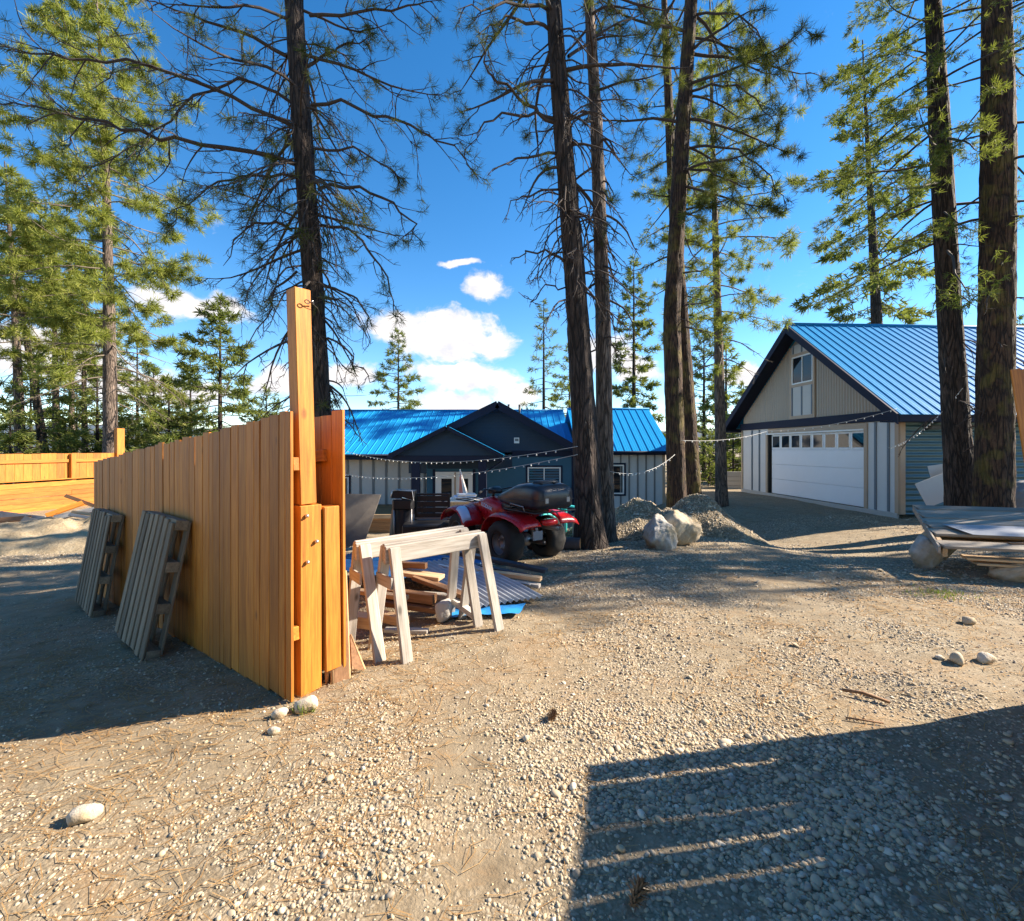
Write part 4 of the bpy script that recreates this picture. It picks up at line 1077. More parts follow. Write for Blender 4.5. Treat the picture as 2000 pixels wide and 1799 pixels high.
    obj('porch_gable', poly_prism([(px0 + .1, YP, 1.33), (px1 - .1, YP, 1.33), (pax, YP, paz - .06)], .1, (0, 1, 0)), M['navy_siding'], h)
    obj('siding', lap_siding(1.34, paz - .08, pspan, YP - .002, .085), M['navy_siding'], h)
    for (a, b) in [((px0, pz0), (pax, paz)), ((px1, 1.30), (pax, paz))]:
        dd = Vector((b[0] - a[0], 0, b[1] - a[1])); n = Vector((-dd.z, 0, dd.x)).normalized()
        if n.z < 0: n = -n
        p = Vector((a[0], YP - .2, a[1])); q = Vector((b[0], YP - .2, b[1]))
        obj('porch_roof', poly_prism([p, q, q + n * .05, p + n * .05], 5.0, (0, 1, 0)), M['roof'], h)
        obj('rake_board', poly_prism([p - n * .07, q - n * .07, q + n * .06, p + n * .06], .04, (0, -1, 0)), M['navy'], h)
    bx('porch_beam', (px0 + .15, YP - .05, 1.14), (px1 - .05, YP + .12, 1.33), M['navy'], h)
    bx('porch_soffit', (-4.1, YP + .12, 1.26), (-.4, YG, 1.29), M['navy'], h)
    for x in (-3.42, -1.05):
        bx('porch_post', (x - .15, YP - .02, zb), (x + .15, YP + .12, 1.14), M['navy'], h, .01)
    bx('wall', (-4.0, YG + .02, 0.62), (.0, YG + .05, 1.28), M['navy_siding'], h)
    obj('siding', lap_siding(.80, 1.27, lambda z: (-3.25, .0), YG - .026, .085), M['navy_siding'], h)
    tube_obj('downspout', [(-.35, YP + .1, 1.3), (-.36, YP + .1, 1.12), (-.95, YP + .2, .72), (-1.0, YP + .2, -1.1)], .035, M['navy'], h, 8)
    tube_obj('gutter', [(-9.3, 18.32, 1.30), (-4.2, 18.32, 1.30)], .055, M['navy'], h, 8)
    tube_obj('gutter', [(2.62, 17.70, 1.43), (6.2, 17.70, 1.43)], .055, M['navy'], h, 8)
build_house()

def build_deck():
    t = thing('wooden_deck', (-6, 16.5, -1.2), 'low brown plank deck along the left front of the house', 'deck')
    for i in range(13):
        bx('plank', (-9.3, 15.3 + i * .27, -.74), (-3.5, 15.3 + i * .27 + .255, -.70), M['deck_wood'], t)
    for i in range(4):
        z = -1.28 + i * .135
        b_ = beam('skirt_board', (-9.3, 15.27, z + .06), (-3.5, 15.27, z + .06), .125, .03, M['deck_wood'], t)
    beam('rim_board', (-6.2, 15.22, -.66), (-3.5, 15.22, -.66), .13, .05, M['raw_wood'], t)
    for x in (-9.0, -7.2, -5.4, -3.7): bx('deck_post', (x - .06, 15.31, -1.6), (x + .06, 15.43, -.745), M['deck_wood'], t)
build_deck()

def build_garage():
    rz = math.radians(3.0)
    zb = -.2
    gt = thing('garage', (10.5, 12.5, zb), 'garage with a steep blue metal roof and white sectional door', 'garage', None, rz)
    G = Matrix.Translation((10.5, 12.5, 0)) @ Matrix.Rotation(rz, 4, 'Z')
    # local: x to the right along the side wall, y away along the door front (front faces -x)
    S = Matrix(((0, 1, 0, 0), (-1, 0, 0, 0), (0, 0, 1, 0), (0, 0, 0, 1)))
    W, Lx = 7.7, 11.5
    FR = G @ Matrix.Rotation(-math.pi / 2, 4, 'Z')    # front-facing space: x' = -y, y' = x ; facing -y'
    def fb(name, y0, y1, z0, z1, d0, d1, mat, parent=gt, bev=.004):
        """box on the front: y0..y1 along the front, z, depth d0..d1 (negative = out)"""
        return bx(name, (-y1, d0, z0), (-y0, d1, z1), mat, parent, bev, FR)
    DW0, DW1, DH = 1.14, 5.85, 2.15
    fb('wall', 0, DW0 - .01, zb, 2.36, 0, .15, M['grey_panel']); fb('wall', DW1 + .01, W, zb, 2.36, 0, .15, M['grey_panel'])
    fb('wall', DW0 - .01, DW1 + .01, DH + .02, 2.36, 0, .15, M['tan_trim'])
    for y in (.32, .75): fb('batten', y - .035, y + .035, zb + .03, 2.345, -.03, .002, M['batten'])
    for y in (6.42, 6.95): fb('batten', y - .04, y + .04, zb + .03, 2.345, -.03, .002, M['batten'])
    fb('corner_board', -.03, .10, zb, 2.345, -.04, .003, M['tan_trim']); fb('corner_board', W - .06, W + .03, zb, 2.345, -.04, .003, M['tan_trim'])
    fb('door_trim', DW0 - .12, DW0, zb, DH + .1, -.035, .003, M['tan_trim']); fb('door_trim', DW1, DW1 + .12, zb, DH + .02, -.035, .003, M['tan_trim'])
    fb('door_header', DW0 - .12, DW1 - .9, DH + .02, 2.34, -.045, .003, M['tan_trim'])
    fb('door_header_strip', DW0, DW1 + .06, DH - .03, DH + .02, -.05, -.002, M['white'])
    fb('door_jamb', DW1 - .02, DW1 + .008, zb, DH, .0, .30, M['black']); 
    fb('sill', .0, W, zb - .12, zb + .02, -.06, -.002, M['concrete'])
    d = fb('garage_door', DW0 + .02, DW1 - .12, zb + .02, DH - .03, .10, .13, M['door_white'])
    sec = [zb + .03, zb + .60, zb + 1.17, zb + 1.74, DH - .04]
    for i in range(4):
        fb('door_section', DW0 + .03, DW1 - .14, sec[i] + .004, sec[i + 1] - .004, .065, .105, M['door_white'], d, .006)
    n = 8; w = (DW1 - .14 - DW0 - .03) / n
    for i in range(n):
        y0 = DW0 + .03 + i * w
        fb('pane', y0 + .07, y0 + w - .07, sec[3] + .08, sec[4] - .06, .052, .064, M['glass'], d, .002)
        for (a, b, c, e) in [(y0 + .035, y0 + .07, sec[3] + .045, sec[4] - .03), (y0 + w - .07, y0 + w - .035, sec[3] + .045, sec[4] - .03)]:
            fb('pane_frame', a, b, c, e, .050, .068, M['white'], d, .002)
    # band and gable
    fb('band_board', -.05, W + .05, 2.36, 2.64, -.07, .12, M['navy'])
    ze, zr, ov, oy = 2.47, 5.95, .55, .6
    ym = W / 2
    def roofz(y): return ze + (zr - ze) * (1 - abs(y - ym) / (ym + oy))
    obj('gable', poly_prism([FR @ Vector((-.05, .02, 2.60)), FR @ Vector((-W + .05, .02, 2.60)), FR @ Vector((-W + .05, .02, roofz(W) - .1)), FR @ Vector((-ym, .02, zr - .16)), FR @ Vector((-.05, .02, roofz(0) - .1))], .12, FR.to_3x3() @ Vector((0, 1, 0))), M['tan_metal'], gt)
    V = []; Qd = []   # vertical ribs of the gable cladding
    def ribs(a, b):
        y = a
        while y < b - .05:
            p0, p1 = y, min(y + .115, b); top0, top1 = roofz(p0) - .12, roofz(p1) - .12
            if min(top0, top1) > 2.7:
                q = [(p0, .0), (p0 + .03, -.022), (p1 - .045, -.022), (p1 - .015, 0)]
                i = len(V)
                for (yy, dd) in q:
                    V.append(tuple(FR @ Vector((-yy, dd + .017, 2.645)))); V.append(tuple(FR @ Vector((-yy, dd + .017, roofz(yy) - .12))))
                for k in range(3): Qd.append((i + 2 * k, i + 2 * k + 2, i + 2 * k + 3, i + 2 * k + 1))
            y += .115
    for (ra, rb) in ((.05, 3.18), (4.52, W - .05)):
        V.clear(); Qd.clear(); ribs(ra, rb); obj('gable_cladding', npmesh('cladding', V, Qd, None, False), M['tan_metal'], gt)
    # centre strip
    ya, yb = 3.2, 4.5
    fb('trim_board', ya, ya + .10, 2.64, roofz(ya) - .2, -.035, .018, M['tan_trim']); fb('trim_board', yb - .10, yb, 2.64, roofz(yb) - .2, -.035, .018, M['tan_trim'])
    fb('trim_board', ya + .10, yb - .10, 2.64, 2.76, -.035, .018, M['tan_trim']); fb('trim_board', ya + .10, yb - .10, 3.80, 3.90, -.035, .018, M['tan_trim']); fb('trim_board', ya + .10, yb - .10, 4.90, 5.0, -.035, .018, M['tan_trim'])
    fb('gable_panel', ya + .10, yb - .10, 2.76, 3.80, -.02, .016, M['cream']); fb('gable_panel', ya + .10, yb - .10, 5.0, 5.32, -.02, .016, M['cream'])
    for y in (ya + .14, 3.85, yb - .14): fb('batten', y - .03, y + .03, 2.77, 3.79, -.04, -.018, M['batten'])
    for y in (ya + .2, 3.85, yb - .2): fb('batten', y - .03, y + .03, 5.01, 5.30, -.04, -.018, M['batten'])
    window(gt, -(yb - .10), -(ya + .10), 3.90, 4.90, .015, 1, None, .05, FR)
    # side wall facing the yard: horizontal corrugated steel
    zz = np.arange(zb, 2.46, .018); 
    prof = .018 * np.sin((zz - zb) * 2 * math.pi / .15)
    V = []; Qd = []
    for i, z in enumerate(zz):
        V += [tuple(G @ Vector((.12, -.02 + prof[i], z))), tuple(G @ Vector((Lx, -.02 + prof[i], z)))]
        if i: Qd.append((2 * i - 2, 2 * i - 1, 2 * i + 1, 2 * i))
    obj('corrugated_wall', npmesh('corr', V, Qd), M['corr'], gt)
    bx('wall', (.15, .0 + .03, zb), (Lx, .2, 2.5), M['corr'], gt, .002, G)
    bx('wall', (.15, W - .2, zb), (Lx, W, 2.5), M['corr'], gt, .002, G)
    bx('wall', (Lx - .2, .2, zb), (Lx, W - .2, 2.5), M['corr'], gt, .002, G)
    bx('corner_board', (-.02, -.06, zb), (.13, -.002, 2.36), M['tan_trim'], gt, .004, G)
    bx('band_board', (-.05, -.07, 2.40), (Lx, -.045, 2.52), M['navy'], gt, .003, G)
    window(gt, 4.05, 5.2, .62, 1.85, -.035, 1, M['navy'], .05, G)
    # roof
    G3 = G.to_3x3(); sl = math.hypot(ym + oy, zr - ze)
    roof_slope(gt, G @ Vector((-ov, -oy, ze)), G3 @ Vector((1, 0, 0)), G3 @ Vector((0, ym + oy, zr - ze)), Lx + .9, sl, .30)
    roof_slope(gt, G @ Vector((Lx + .35, W + oy, ze)), G3 @ Vector((-1, 0, 0)), G3 @ Vector((0, -(ym + oy), zr - ze)), Lx + .9, sl, 1.2)
    tube_obj('ridge_cap', [G @ Vector((-ov - .02, ym, zr + .02)), G @ Vector((Lx + .4, ym, zr + .02))], .07, M['roof_rib'], gt, 6)
    for (y0, s) in ((-oy, 1), (W + oy, -1)):
        a = Vector((-ov - .02, y0, ze - .02)); b = Vector((-ov - .02, ym, zr - .02))
        dn = Vector((0, 0, -.26))
        obj('rake_board', poly_prism([G @ (a + Vector((0, 0, .035))), G @ (b + Vector((0, 0, .035))), G @ (b + dn), G @ (a + dn * .9)], .05, G3 @ Vector((-1, 0, 0))), M['navy'], gt)
        obj('soffit', poly_prism([G @ Vector((-ov, y0, ze - .06)), G @ Vector((-ov, ym, zr - .06)), G @ Vector((-.0, ym, zr - .06)), G @ Vector((0, y0, ze - .06))], .02, (0, 0, -1)), M['navy'], gt)
        f0 = Vector((-ov, y0, ze - .2)); 
        bx('fascia', (-ov, min(y0, y0 + .04 * s), ze - .19), (Lx + .3, max(y0, y0 + .04 * s), ze - .015), M['navy'], gt, .004, G)
        bx('eave_soffit', (-ov, min(y0 + .05 * s, .0 if s > 0 else W), ze - .18), (Lx + .3, max(y0 + .05 * s, .0 if s > 0 else W) - .0, ze - .15), M['navy'], gt, .003, G)
    # flood lamp under the eave
    fl = obj('flood_lamp', lathe([(0.0, 0), (.05, .0), (.075, .10), (.08, .16), (.07, .165), (.0, .15)], 14, 'Y'), M['black'], gt, G @ Matrix.Translation((.75, -.14, 2.16)))
    obj('lens', lathe([(0, .166), (.06, .166)], 14, 'Y'), M['white'], fl, G @ Matrix.Translation((.75, -.142, 2.16)))
    bx('lamp_bracket', (.70, -.14, 2.10), (1.15, -.045, 2.22), M['black'], gt, .01, G)
build_garage()

# ------------------------------------------------------------------ fences
E = Vector((-1.37, 2.90, 0)); FD = Vector((-.78, .627, 0)).normalized(); FS = Vector((.627, .78, 0)).normalized()
def build_near_fence():
    f = thing('board_fence', (E.x, E.y, g(E.x, E.y)), 'near orange stained board fence running away to the left', 'fence')
    rs = np.random.RandomState(77); u = 0.0; first = True
    L_ = 5.75
    def fz(u): return .0 - .0775 * u          # fence foot follows the slope
    i = 0
    while u < L_:
        w = rs.choice([.135, .14, .14, .185, .09]) if i > 0 else .075
        gap = .006 + abs(rs.normal(0, .003)); 
        if abs(u - 2.62) < .1 and i > 0 and not first: pass
        c = E + FD * (u + w / 2); z0 = fz(u) + rs.normal(.0, .006); top = z0 + 1.83 + rs.normal(0, .007)
        if u > 2.6: top += .02
        lean = rs.normal(0, .002)
        beam('fence_board', c + FS * (-.011 + rs.normal(0, .002)) + Vector((0, 0, z0)), c + FS * (-.011 + rs.normal(0, .002)) + FD * lean + Vector((0, 0, top)), w - gap, .021, M['fence'], f, -FS, .003)
        nu = u + w
        if u < 2.6 <= nu: nu += .03
        u = nu; i += 1
    for zc in (.42, 1.50):
        beam('rail', E + FD * .02 + FS * .022 + Vector((0, 0, zc + fz(.02))), E + FD * L_ + FS * .022 + Vector((0, 0, zc + fz(L_))), .085, .04, M['fence'], f, -FS)
    # posts
    for k, uu in enumerate((2.62, 5.6)):
        c = E + FD * uu + FS * .11
        beam('post', c + Vector((0, 0, fz(uu) - .3)), c + Vector((0, 0, fz(uu) + 1.75)), .13, .13, M['fence'], f, -FS)
    c = E + FD * .10 + FS * .125
    lean = -FD * -.0 + FS * -.012
    lp = beam('post', c + Vector((0, 0, -.3)), c + Vector((0, 0, 1.225)), .145, .145, M['fence'], f, -FS)
    upz = c + Vector((0, 0, 1.232)) - FS * .008
    beam('post_extension', upz, c + Vector((0, 0, 2.635)) - FS * .050, .115, .108, M['fence'], f, -FS)
    c2 = E + FD * .07 + FS * .275
    beam('short_post', c2 + Vector((0, 0, .10)), c2 + Vector((0, 0, 1.205)) - FS * .015, .12, .11, M['fence'], f, -FS)
    u = .0; i = 0
    while u < L_:
        w = .14; cc = E + FD * (u + w / 2) + FS * .352
        beam('fence_board', cc + Vector((0, 0, fz(u) + .02)), cc + Vector((0, 0, fz(u) + 1.85 + rs.normal(0, .006))) - FS * .012, w - .004, .021, M['fence'], f, -FS, .003); u += w
    for zc in (.5, 1.55):
        beam('rail', E + FD * .2 + FS * .32 + Vector((0, 0, zc + fz(.02))), E + FD * L_ + FS * .32 + Vector((0, 0, zc + fz(L_))), .085, .04, M['fence'], f, -FS)
    # bolts
    for (ds, z) in ((-.035, 1.16), (.03, .985), (-.03, .86)):
        p = E + FD * .10 + FS * (.125 + ds) - FD * .078 + Vector((0, 0, z))
        Mx = frame_mtx(p, p - FD * .01, (0, 0, 1))
        obj('bolt', lathe([(0, -.004), (.013, -.004), (.013, .004), (.009, .008), (.008, .014), (0, .014)], 10), M['zinc'], f, Mx)
    # eye hook with a curl of wire
    p = E + FD * .025 + FS * .09 + Vector((0, 0, 2.545))
    ring = [p - FD * .012 + FS * .016 * math.cos(a) + Vector((0, 0, .012 * math.sin(a))) for a in np.linspace(0, 6.1, 14)]
    tube_obj('eye_hook', ring, .0035, M['iron'], f, 6)
    tube_obj('eye_bolt', [p - FD * .01 + FS * .02, p + FS * .03 - FD * .022 + Vector((0, 0, .012)), p + FS * .05], .004, M['zinc'], f, 6)
    tube_obj('wire', [p - FD * .012 + FS * .02, p - FD * .01 + FS * .045 + Vector((0, 0, -.008)), p + FS * .075 + Vector((0, 0, -.02)), p + FS * .09 + Vector((0, 0, -.05))], .002, M['iron'], f, 5)
build_near_fence()

def build_far_fence():
    f = thing('board_fence', (-16.5, 17, -.8), 'far sunlit orange fence standing on a wall of horizontal planks', 'fence')
    y0, y1 = 10.0, 25.0; rs = np.random.RandomState(8); nx = (.98058, -.19612, 0)
    def fx(y): return -17.0 + (y - 14.0) * .16 if False else -16.85 + (y - 15.0) * .2
    y = y0
    while y < y1:
        w = .24
        beam('fence_board', (fx(y + w / 2) - .02, y + w / 2, .48), (fx(y + w / 2) - .02, y + w / 2, 1.40 + rs.normal(0, .008)), w * 1.0198 - .003, .022, M['fence'], f, nx); y += w
    beam('rail', (fx(y0) + .02, y0, 1.13), (fx(y1) + .02, y1, 1.13), .11, .045, M['fence'], f, nx)
    for yy in (11.0, 14.0, 17.15, 20.3, 23.5):
        beam('post', (fx(yy) + .07, yy, -.9), (fx(yy) + .07, yy, 1.38), .16, .12, M['fence'], f, nx)
    beam('tall_post', (fx(18.85) + .02, 18.85, -.9), (fx(18.85) + .02, 18.85, 2.4), .30, .16, M['fence'], f, nx)
    for k in range(7):
        z = -.72 + k * .172
        yy = y0 - (k % 3) * 1.1
        while yy < y1:
            l = rs.uniform(3.4, 4.6); e = min(yy + l, y1)
            if e - yy > .3: beam('wall_plank', (fx(yy) + .16 + rs.normal(0, .008), yy + .003, z), (fx(e) + .16 + rs.normal(0, .008), e - .003, z + rs.normal(0, .006)), .166, .04, M['fence'], f, nx)
            yy += l
    beam('cap_board', (fx(y0) + .10, y0, .475), (fx(y1) + .10, y1, .475), .20, .03, M['fence'], f, (0, 0, 1))
build_far_fence()

def build_gate_panel():
    # fence panel right of the camera, its shadow lies across the foreground
    k = 1.83 / math.tan(SUN_EL); sh = Vector((SUN_DIR.x, SUN_DIR.y, 0)).normalized()
    top = Vector((.40, 2.33, 0)) + sh * k
    d = Vector((-.28, -.96, 0)).normalized(); n = Vector((d.y, -d.x, 0))
    f = thing('board_fence', (top.x, top.y, 0), 'board fence right beside the viewer, seen by the shadow it throws over the gravel', 'fence')
    rs = np.random.RandomState(3); u = 0.0; i = 0
    gaps = {0: .020, 2: .010, 3: .016, 4: .013}
    while u < 4.6:
        w = .14; a = top + d * (u + w / 2)
        beam('fence_board', a, a + Vector((0, 0, 1.83 + rs.normal(0, .003))), w - .001, .021, M['fence'], f, n, .002)
        u += w + gaps.get(i, 0.0); i += 1
    for i in range(8):
        z = .07 + i * .145; beam('backing_board', top + d * .02 + n * .028 + Vector((0, 0, z)), top + d * 4.6 + n * .028 + Vector((0, 0, z)), .144, .02, M['fence'], f, n)
    for z in (.4, 1.5): beam('rail', top + d * .9 + n * .035 + Vector((0, 0, z)), top + d * 4.6 + n * .035 + Vector((0, 0, z)), .09, .04, M['fence'], f, n)
    for u in (1.2, 3.0, 4.5): beam('post', top + d * u + n * .11 + Vector((0, 0, -.3)), top + d * u + n * .11 + Vector((0, 0, 1.75)), .10, .10, M['fence'], f, n)
build_gate_panel()
def build_leaning_panel():
    f = thing('wood_panel', (8.1, 7.0, 0), 'orange stained board panel leaning at the right edge beside the thickest trunk', 'wood panel')
    for i in range(4):
        o = Vector((.145 * i, 0.02 * i, 0)); beam('panel_board', Vector((8.12, 7.05, .0)) + o, Vector((7.64, 7.0, 2.80)) + o, .142, .022, M['fence'], f, (0, -1, 0))
    beam('cross_rail', (7.85, 7.06, 1.9), (8.38, 7.12, 1.98), .09, .04, M['fence'], f); beam('cross_rail', (8.0, 7.08, .7), (8.55, 7.14, .78), .09, .04, M['fence'], f)
build_leaning_panel()
# ------------------------------------------------------------------ things in the yard
def build_pallet(u0, foot, top_off, label, mat=None, h=1.12, w=1.0):
    """pallet leaning on the fence; u0 = near edge along the fence"""
    up = (FS * (foot - top_off) + Vector((0, 0, h))).normalized()
    base = E + FD * u0 - FS * foot; base.z = g(base.x - .2, base.y + .2) + .0
    n = FD.cross(up).normalized()
    if n.dot(-FS) < 0: n = -n
    p = thing('wooden_pallet', tuple(base), label, 'pallet', 'pallets leaning on the near fence')
    rs = np.random.RandomState(int(u0 * 10)); L_ = h * 1.03
    for i in range(7):
        d = FD * (.05 + i * (w - .1) / 6); o = base + d + n * .13
        beam('slat', o + up * rs.uniform(0, .02), o + up * (L_ + rs.normal(0, .012)), .095, .02, M['pallet_wood'], p, n)
    for i in range(4):
        d = FD * (.05 + i * (w - .1) / 3); o = base + d + n * .011
        beam('slat', o, o + up * L_, .095, .02, M['pallet_wood'], p, n)
    for t in (.03, .36, .66, .97):
        o = base + up * L_ * t + n * .07
        beam('stringer', o + FD * .0, o + FD * w, .085 if 0 < t else .05, .095, M['pallet_wood'], p, n)
    return p
build_pallet(1.77, .24, .03, 'weathered pallet leaning on the near fence, the one closer to the viewer', None, 1.10, .95)
build_pallet(4.07, .20, .03, 'weathered pallet leaning on the near fence, farther and darker', None, 1.12, .95)

def build_sawhorse(P, Q, feet, label, w=.135, t=.04):
    base = Vector((P[0] + Q[0], P[1] + Q[1], 0)) / 2; base.z = g(base.x, base.y)
    s = thing('sawhorse', tuple(base), label, 'sawhorse', 'two sawhorses')
    P = Vector(P); Q = Vector(Q); d = (Q - P); d.z = 0; d.normalize(); n = Vector((d.y, -d.x, 0))
    beam('top_beam', P - d * .04 + n * .022, Q + d * .04 + n * .022, w, t, M['old_wood'], s, n, .006)
    beam('top_beam', P - d * .03 - n * .022 + Vector((0, 0, .012)), Q + d * .03 - n * .022 + Vector((0, 0, .012)), w, t, M['old_wood'], s, n, .006)
    for i, ft in enumerate(feet):
        end = P if i < 2 else Q; side = 1 if i % 2 == 0 else -1
        f3 = Vector((ft[0], ft[1], g(ft[0], ft[1]) - .01)); tp = end + n * side * .064 + Vector((0, 0, .06)) + d * (.02 if i < 2 else -.02)
        beam('leg', f3, tp, .088, .038, M['old_wood'], s, n * side, .006)
    m1 = [Vector((feet[i][0], feet[i][1], 0)) for i in range(4)]
    beam('brace', P - n * .13 - d * .03 + Vector((0, 0, -.20)), P + n * .13 - d * .03 + Vector((0, 0, -.20)), .09, .02, M['old_wood'], s, d)
    return s
build_sawhorse((-.97, 3.60, .77), (-.30, 4.19, .77), [(-.78, 3.43), (-1.14, 3.79), (-.11, 4.02), (-.47, 4.38)], 'pale weathered wooden sawhorse, the front one of two')
build_sawhorse((-1.24, 3.74, .765), (-.47, 4.32, .79), [(-.99, 3.46), (-1.36, 3.84), (-.30, 4.12), (-.60, 4.44)], 'weathered wooden sawhorse pushed up behind the front one')

# --- quad bike
def build_quad():
    f = Vector((-.6, .8, 0)); r = Vector((.8, .6, 0)); o = Vector((.22, 7.0, 0)); z0 = g(.2, 7.1) - .01
    Mx = Matrix((f, -r, Vector((0, 0, 1)))).transposed().to_4x4(); Mx.translation = Vector((o.x, o.y, z0))   # x forward, y left, z up, origin under rear axle
    q = thing('quad_bike', (o.x, o.y, z0), 'red quad bike with a big black cargo box on its back', 'quad bike')
    def add(name, me, mat, parent=q, M2=None): return obj(name, me, mat, parent, Mx @ M2 if M2 is not None else Mx)
    # wheels
    def tyre(rad, w):
        V, Q = [], []
        prof = [(.54, -.5), (.62, -.56), (.80, -.58), (.93, -.50), (.985, -.30), (1.0, 0), (.985, .30), (.93, .50), (.80, .58), (.62, .56), (.54, .5)]
        k = 44; th = np.arange(k) * 2 * np.pi / k; Vv = []
        for (pr, pw) in prof:
            rr = pr * rad + (.012 * ((np.arange(k) // 2 + (1 if pw > 0 else 0)) % 2) if pr > .9 else 0)
            Vv.append(np.stack([rr * np.cos(th), np.full(k, pw * w), rr * np.sin(th)], -1))
        Vv = np.array(Vv); n = len(prof); i = np.arange(n - 1)[:, None] * k; j = np.arange(k)[None, :]; j2 = (j + 1) % k
        return npmesh('tyre', Vv.reshape(-1, 3), np.stack([i + j, i + j2, i + k + j2, i + k + j], -1).reshape(-1, 4))
    for (x, y, rad, w) in [(0, .40, .315, .26), (0, -.40, .315, .26), (1.24, .40, .305, .20), (1.24, -.40, .305, .20)]:
        T = Matrix.Translation((x, y, rad)); s = 1 if y > 0 else -1
        wh = add('wheel', lathe([(0, s * .02), (.05, s * .02), (.06, s * .055), (.11, s * .045), (.12, s * .01), (.155, s * .01), (.165, s * .10), (.175, s * .115), (.178, s * .10), (.172, -s * .1)], 28, 'Y'), M['rim'], q, T)
        wh.data.materials.clear(); wh.data.materials.append(M['rim'])
        obj('tyre', tyre(rad, w), M['rubber'], wh, Mx @ T)
        for a in range(4):
            bp = Matrix.Translation((x + .085 * math.cos(a * 1.57 + .4), y + s * .055, rad + .085 * math.sin(a * 1.57 + .4)))
            obj('lug_nut', box_me((.018, .02, .018), .003, 'zinc'), M['zinc'], wh, Mx @ bp)
    # fenders: curved shell over a wheel
    def shell(path, y0, y1, th=.012, lip=.05):
        """path: (x,z) points; swept from y0 to y1 with a lip at the outer edge"""
        n = len(path); ys = np.linspace(y0, y1, 7); V = []
        for i, (x, z) in enumerate(path):
            for j, y in enumerate(ys):
                e = abs(j / 6.0); drop = lip * max(0, e - .55) ** 2 * 5
                V.append((x, y, z - drop))
        Qd = [(i * 7 + j, i * 7 + j + 1, (i + 1) * 7 + j + 1, (i + 1) * 7 + j) for i in range(n - 1) for j in range(6)]
        me = npmesh('shell', V, Qd)
        bm = bmesh.new(); bm.from_mesh(me); bmesh.ops.solidify(bm, geom=bm.faces[:], thickness=th); bmesh.ops.recalc_face_normals(bm, faces=bm.faces); bm.to_mesh(me); bm.free(); return smooth(me)
    def arc(cx, cz, R_, a0, a1, n=12, ex=1.0): return [(cx + R_ * ex * math.cos(a), cz + R_ * math.sin(a)) for a in np.linspace(math.radians(a0), math.radians(a1), n)]
    for s in (1, -1):
        rear = arc(.02, .40, .37, 5, 62, 6, 1.15) + [(.10, .745), (-.05, .755), (-.2, .745), (-.36, .72), (-.50, .67), (-.56, .60)]
        add('rear_fender', shell(rear, s * .18, s * .55), M['red'])
        pan = [(-.10, .62), (-.28, .58), (-.40, .56), (-.52, .60)]
        add('fender_skirt', shell([(.08, .50), (-.1, .55), (-.3, .54), (-.5, .56)], s * .225, s * .25, .01, 0), M['red'])
        front = [(1.66, .50), (1.64, .58), (1.56, .66), (1.44, .715), (1.28, .735), (1.12, .71), (1.0, .63), (.93, .52), (.90, .44)]
        add('front_fender', shell(front, s * .16, s * .58), M['red'])
        add('decal', shell([(x, z + .012) for (x, z) in [(1.16, .722), (1.09, .70), (1.02, .648), (.965, .575), (.93, .51)]], s * .40, s * .565, .002, .05), M['decal'])
    # body: lofted tank and nose
    def loft(secs, k=16, close=True):
        """secs: (x, half width, z low, z high, power)"""
        V = []; n = len(secs); th = np.arange(k) * 2 * np.pi / k
        for (x, hw, za, zb_, pw) in secs:
            c, s = np.cos(th), np.sin(th); yy = hw * np.sign(c) * np.abs(c) ** pw; zz = (za + zb_) / 2 + (zb_ - za) / 2 * np.sign(s) * np.abs(s) ** pw
            V.append(np.stack([np.full(k, x), yy, zz], -1))
        V = np.concatenate(V); i = np.arange(n - 1)[:, None] * k; j = np.arange(k)[None, :]; j2 = (j + 1) % k
        Q = np.stack([i + j, i + j2, i + k + j2, i + k + j], -1).reshape(-1, 4)
        me = npmesh('loft', V, Q); bm = bmesh.new(); bm.from_mesh(me); bmesh.ops.holes_fill(bm, edges=[e for e in bm.edges if e.is_boundary], sides=k + 1); bmesh.ops.recalc_face_normals(bm, faces=bm.faces); bm.to_mesh(me); bm.free(); return smooth(me)
    add('tank_cover', loft([(.42, .10, .50, .74, .6), (.60, .17, .48, .84, .6), (.85, .19, .46, .90, .6), (1.02, .17, .50, .86, .6), (1.25, .15, .55, .78, .6), (1.5, .12, .52, .74, .6), (1.68, .07, .50, .66, .7)]), M['red'])
    add('engine_block', loft([(.25, .14, .24, .50, .5), (.5, .17, .20, .55, .5), (.9, .17, .20, .55, .5), (1.15, .12, .26, .5, .5)]), M['black'])
    add('side_cover', loft([(.0, .20, .48, .66, .6), (.3, .19, .46, .68, .6), (.55, .17, .48, .7, .6)]), M['red'])
    add('seat', loft([(-.35, .15, .74, .84, .6), (.0, .17, .72, .85, .6), (.35, .14, .70, .84, .6), (.55, .09, .70, .82, .6)]), M['black'])
    for s in (1, -1):
        beam('footwell', Mx @ Vector((.30, s * .30, .34)), Mx @ Vector((.92, s * .30, .34)), .2, .03, M['black'], q, (0, 0, 1), .01)
    tube_obj('rear_axle', [Mx @ Vector((0, -.36, .31)), Mx @ Vector((0, .36, .31))], .035, M['steel'], q)
    obj('differential', lathe([(0, -.09), (.06, -.09), (.10, -.04), (.10, .05), (.05, .1), (0, .1)], 14, 'Y'), M['steel'], q, Mx @ Matrix.Translation((0, .02, .31)))
    tube_obj('front_axle', [Mx @ Vector((1.24, -.36, .30)), Mx @ Vector((1.24, .36, .30))], .03, M['steel'], q)
    for s in (1, -1): tube_obj('shock_absorber', [Mx @ Vector((-.02, s * .12, .34)), Mx @ Vector((.05, s * .10, .66))], .035, M['steel'], q)
    tube_obj('tow_bar', [Mx @ Vector((-.05, 0, .30)), Mx @ Vector((-.42, 0, .32))], .03, M['black'], q)
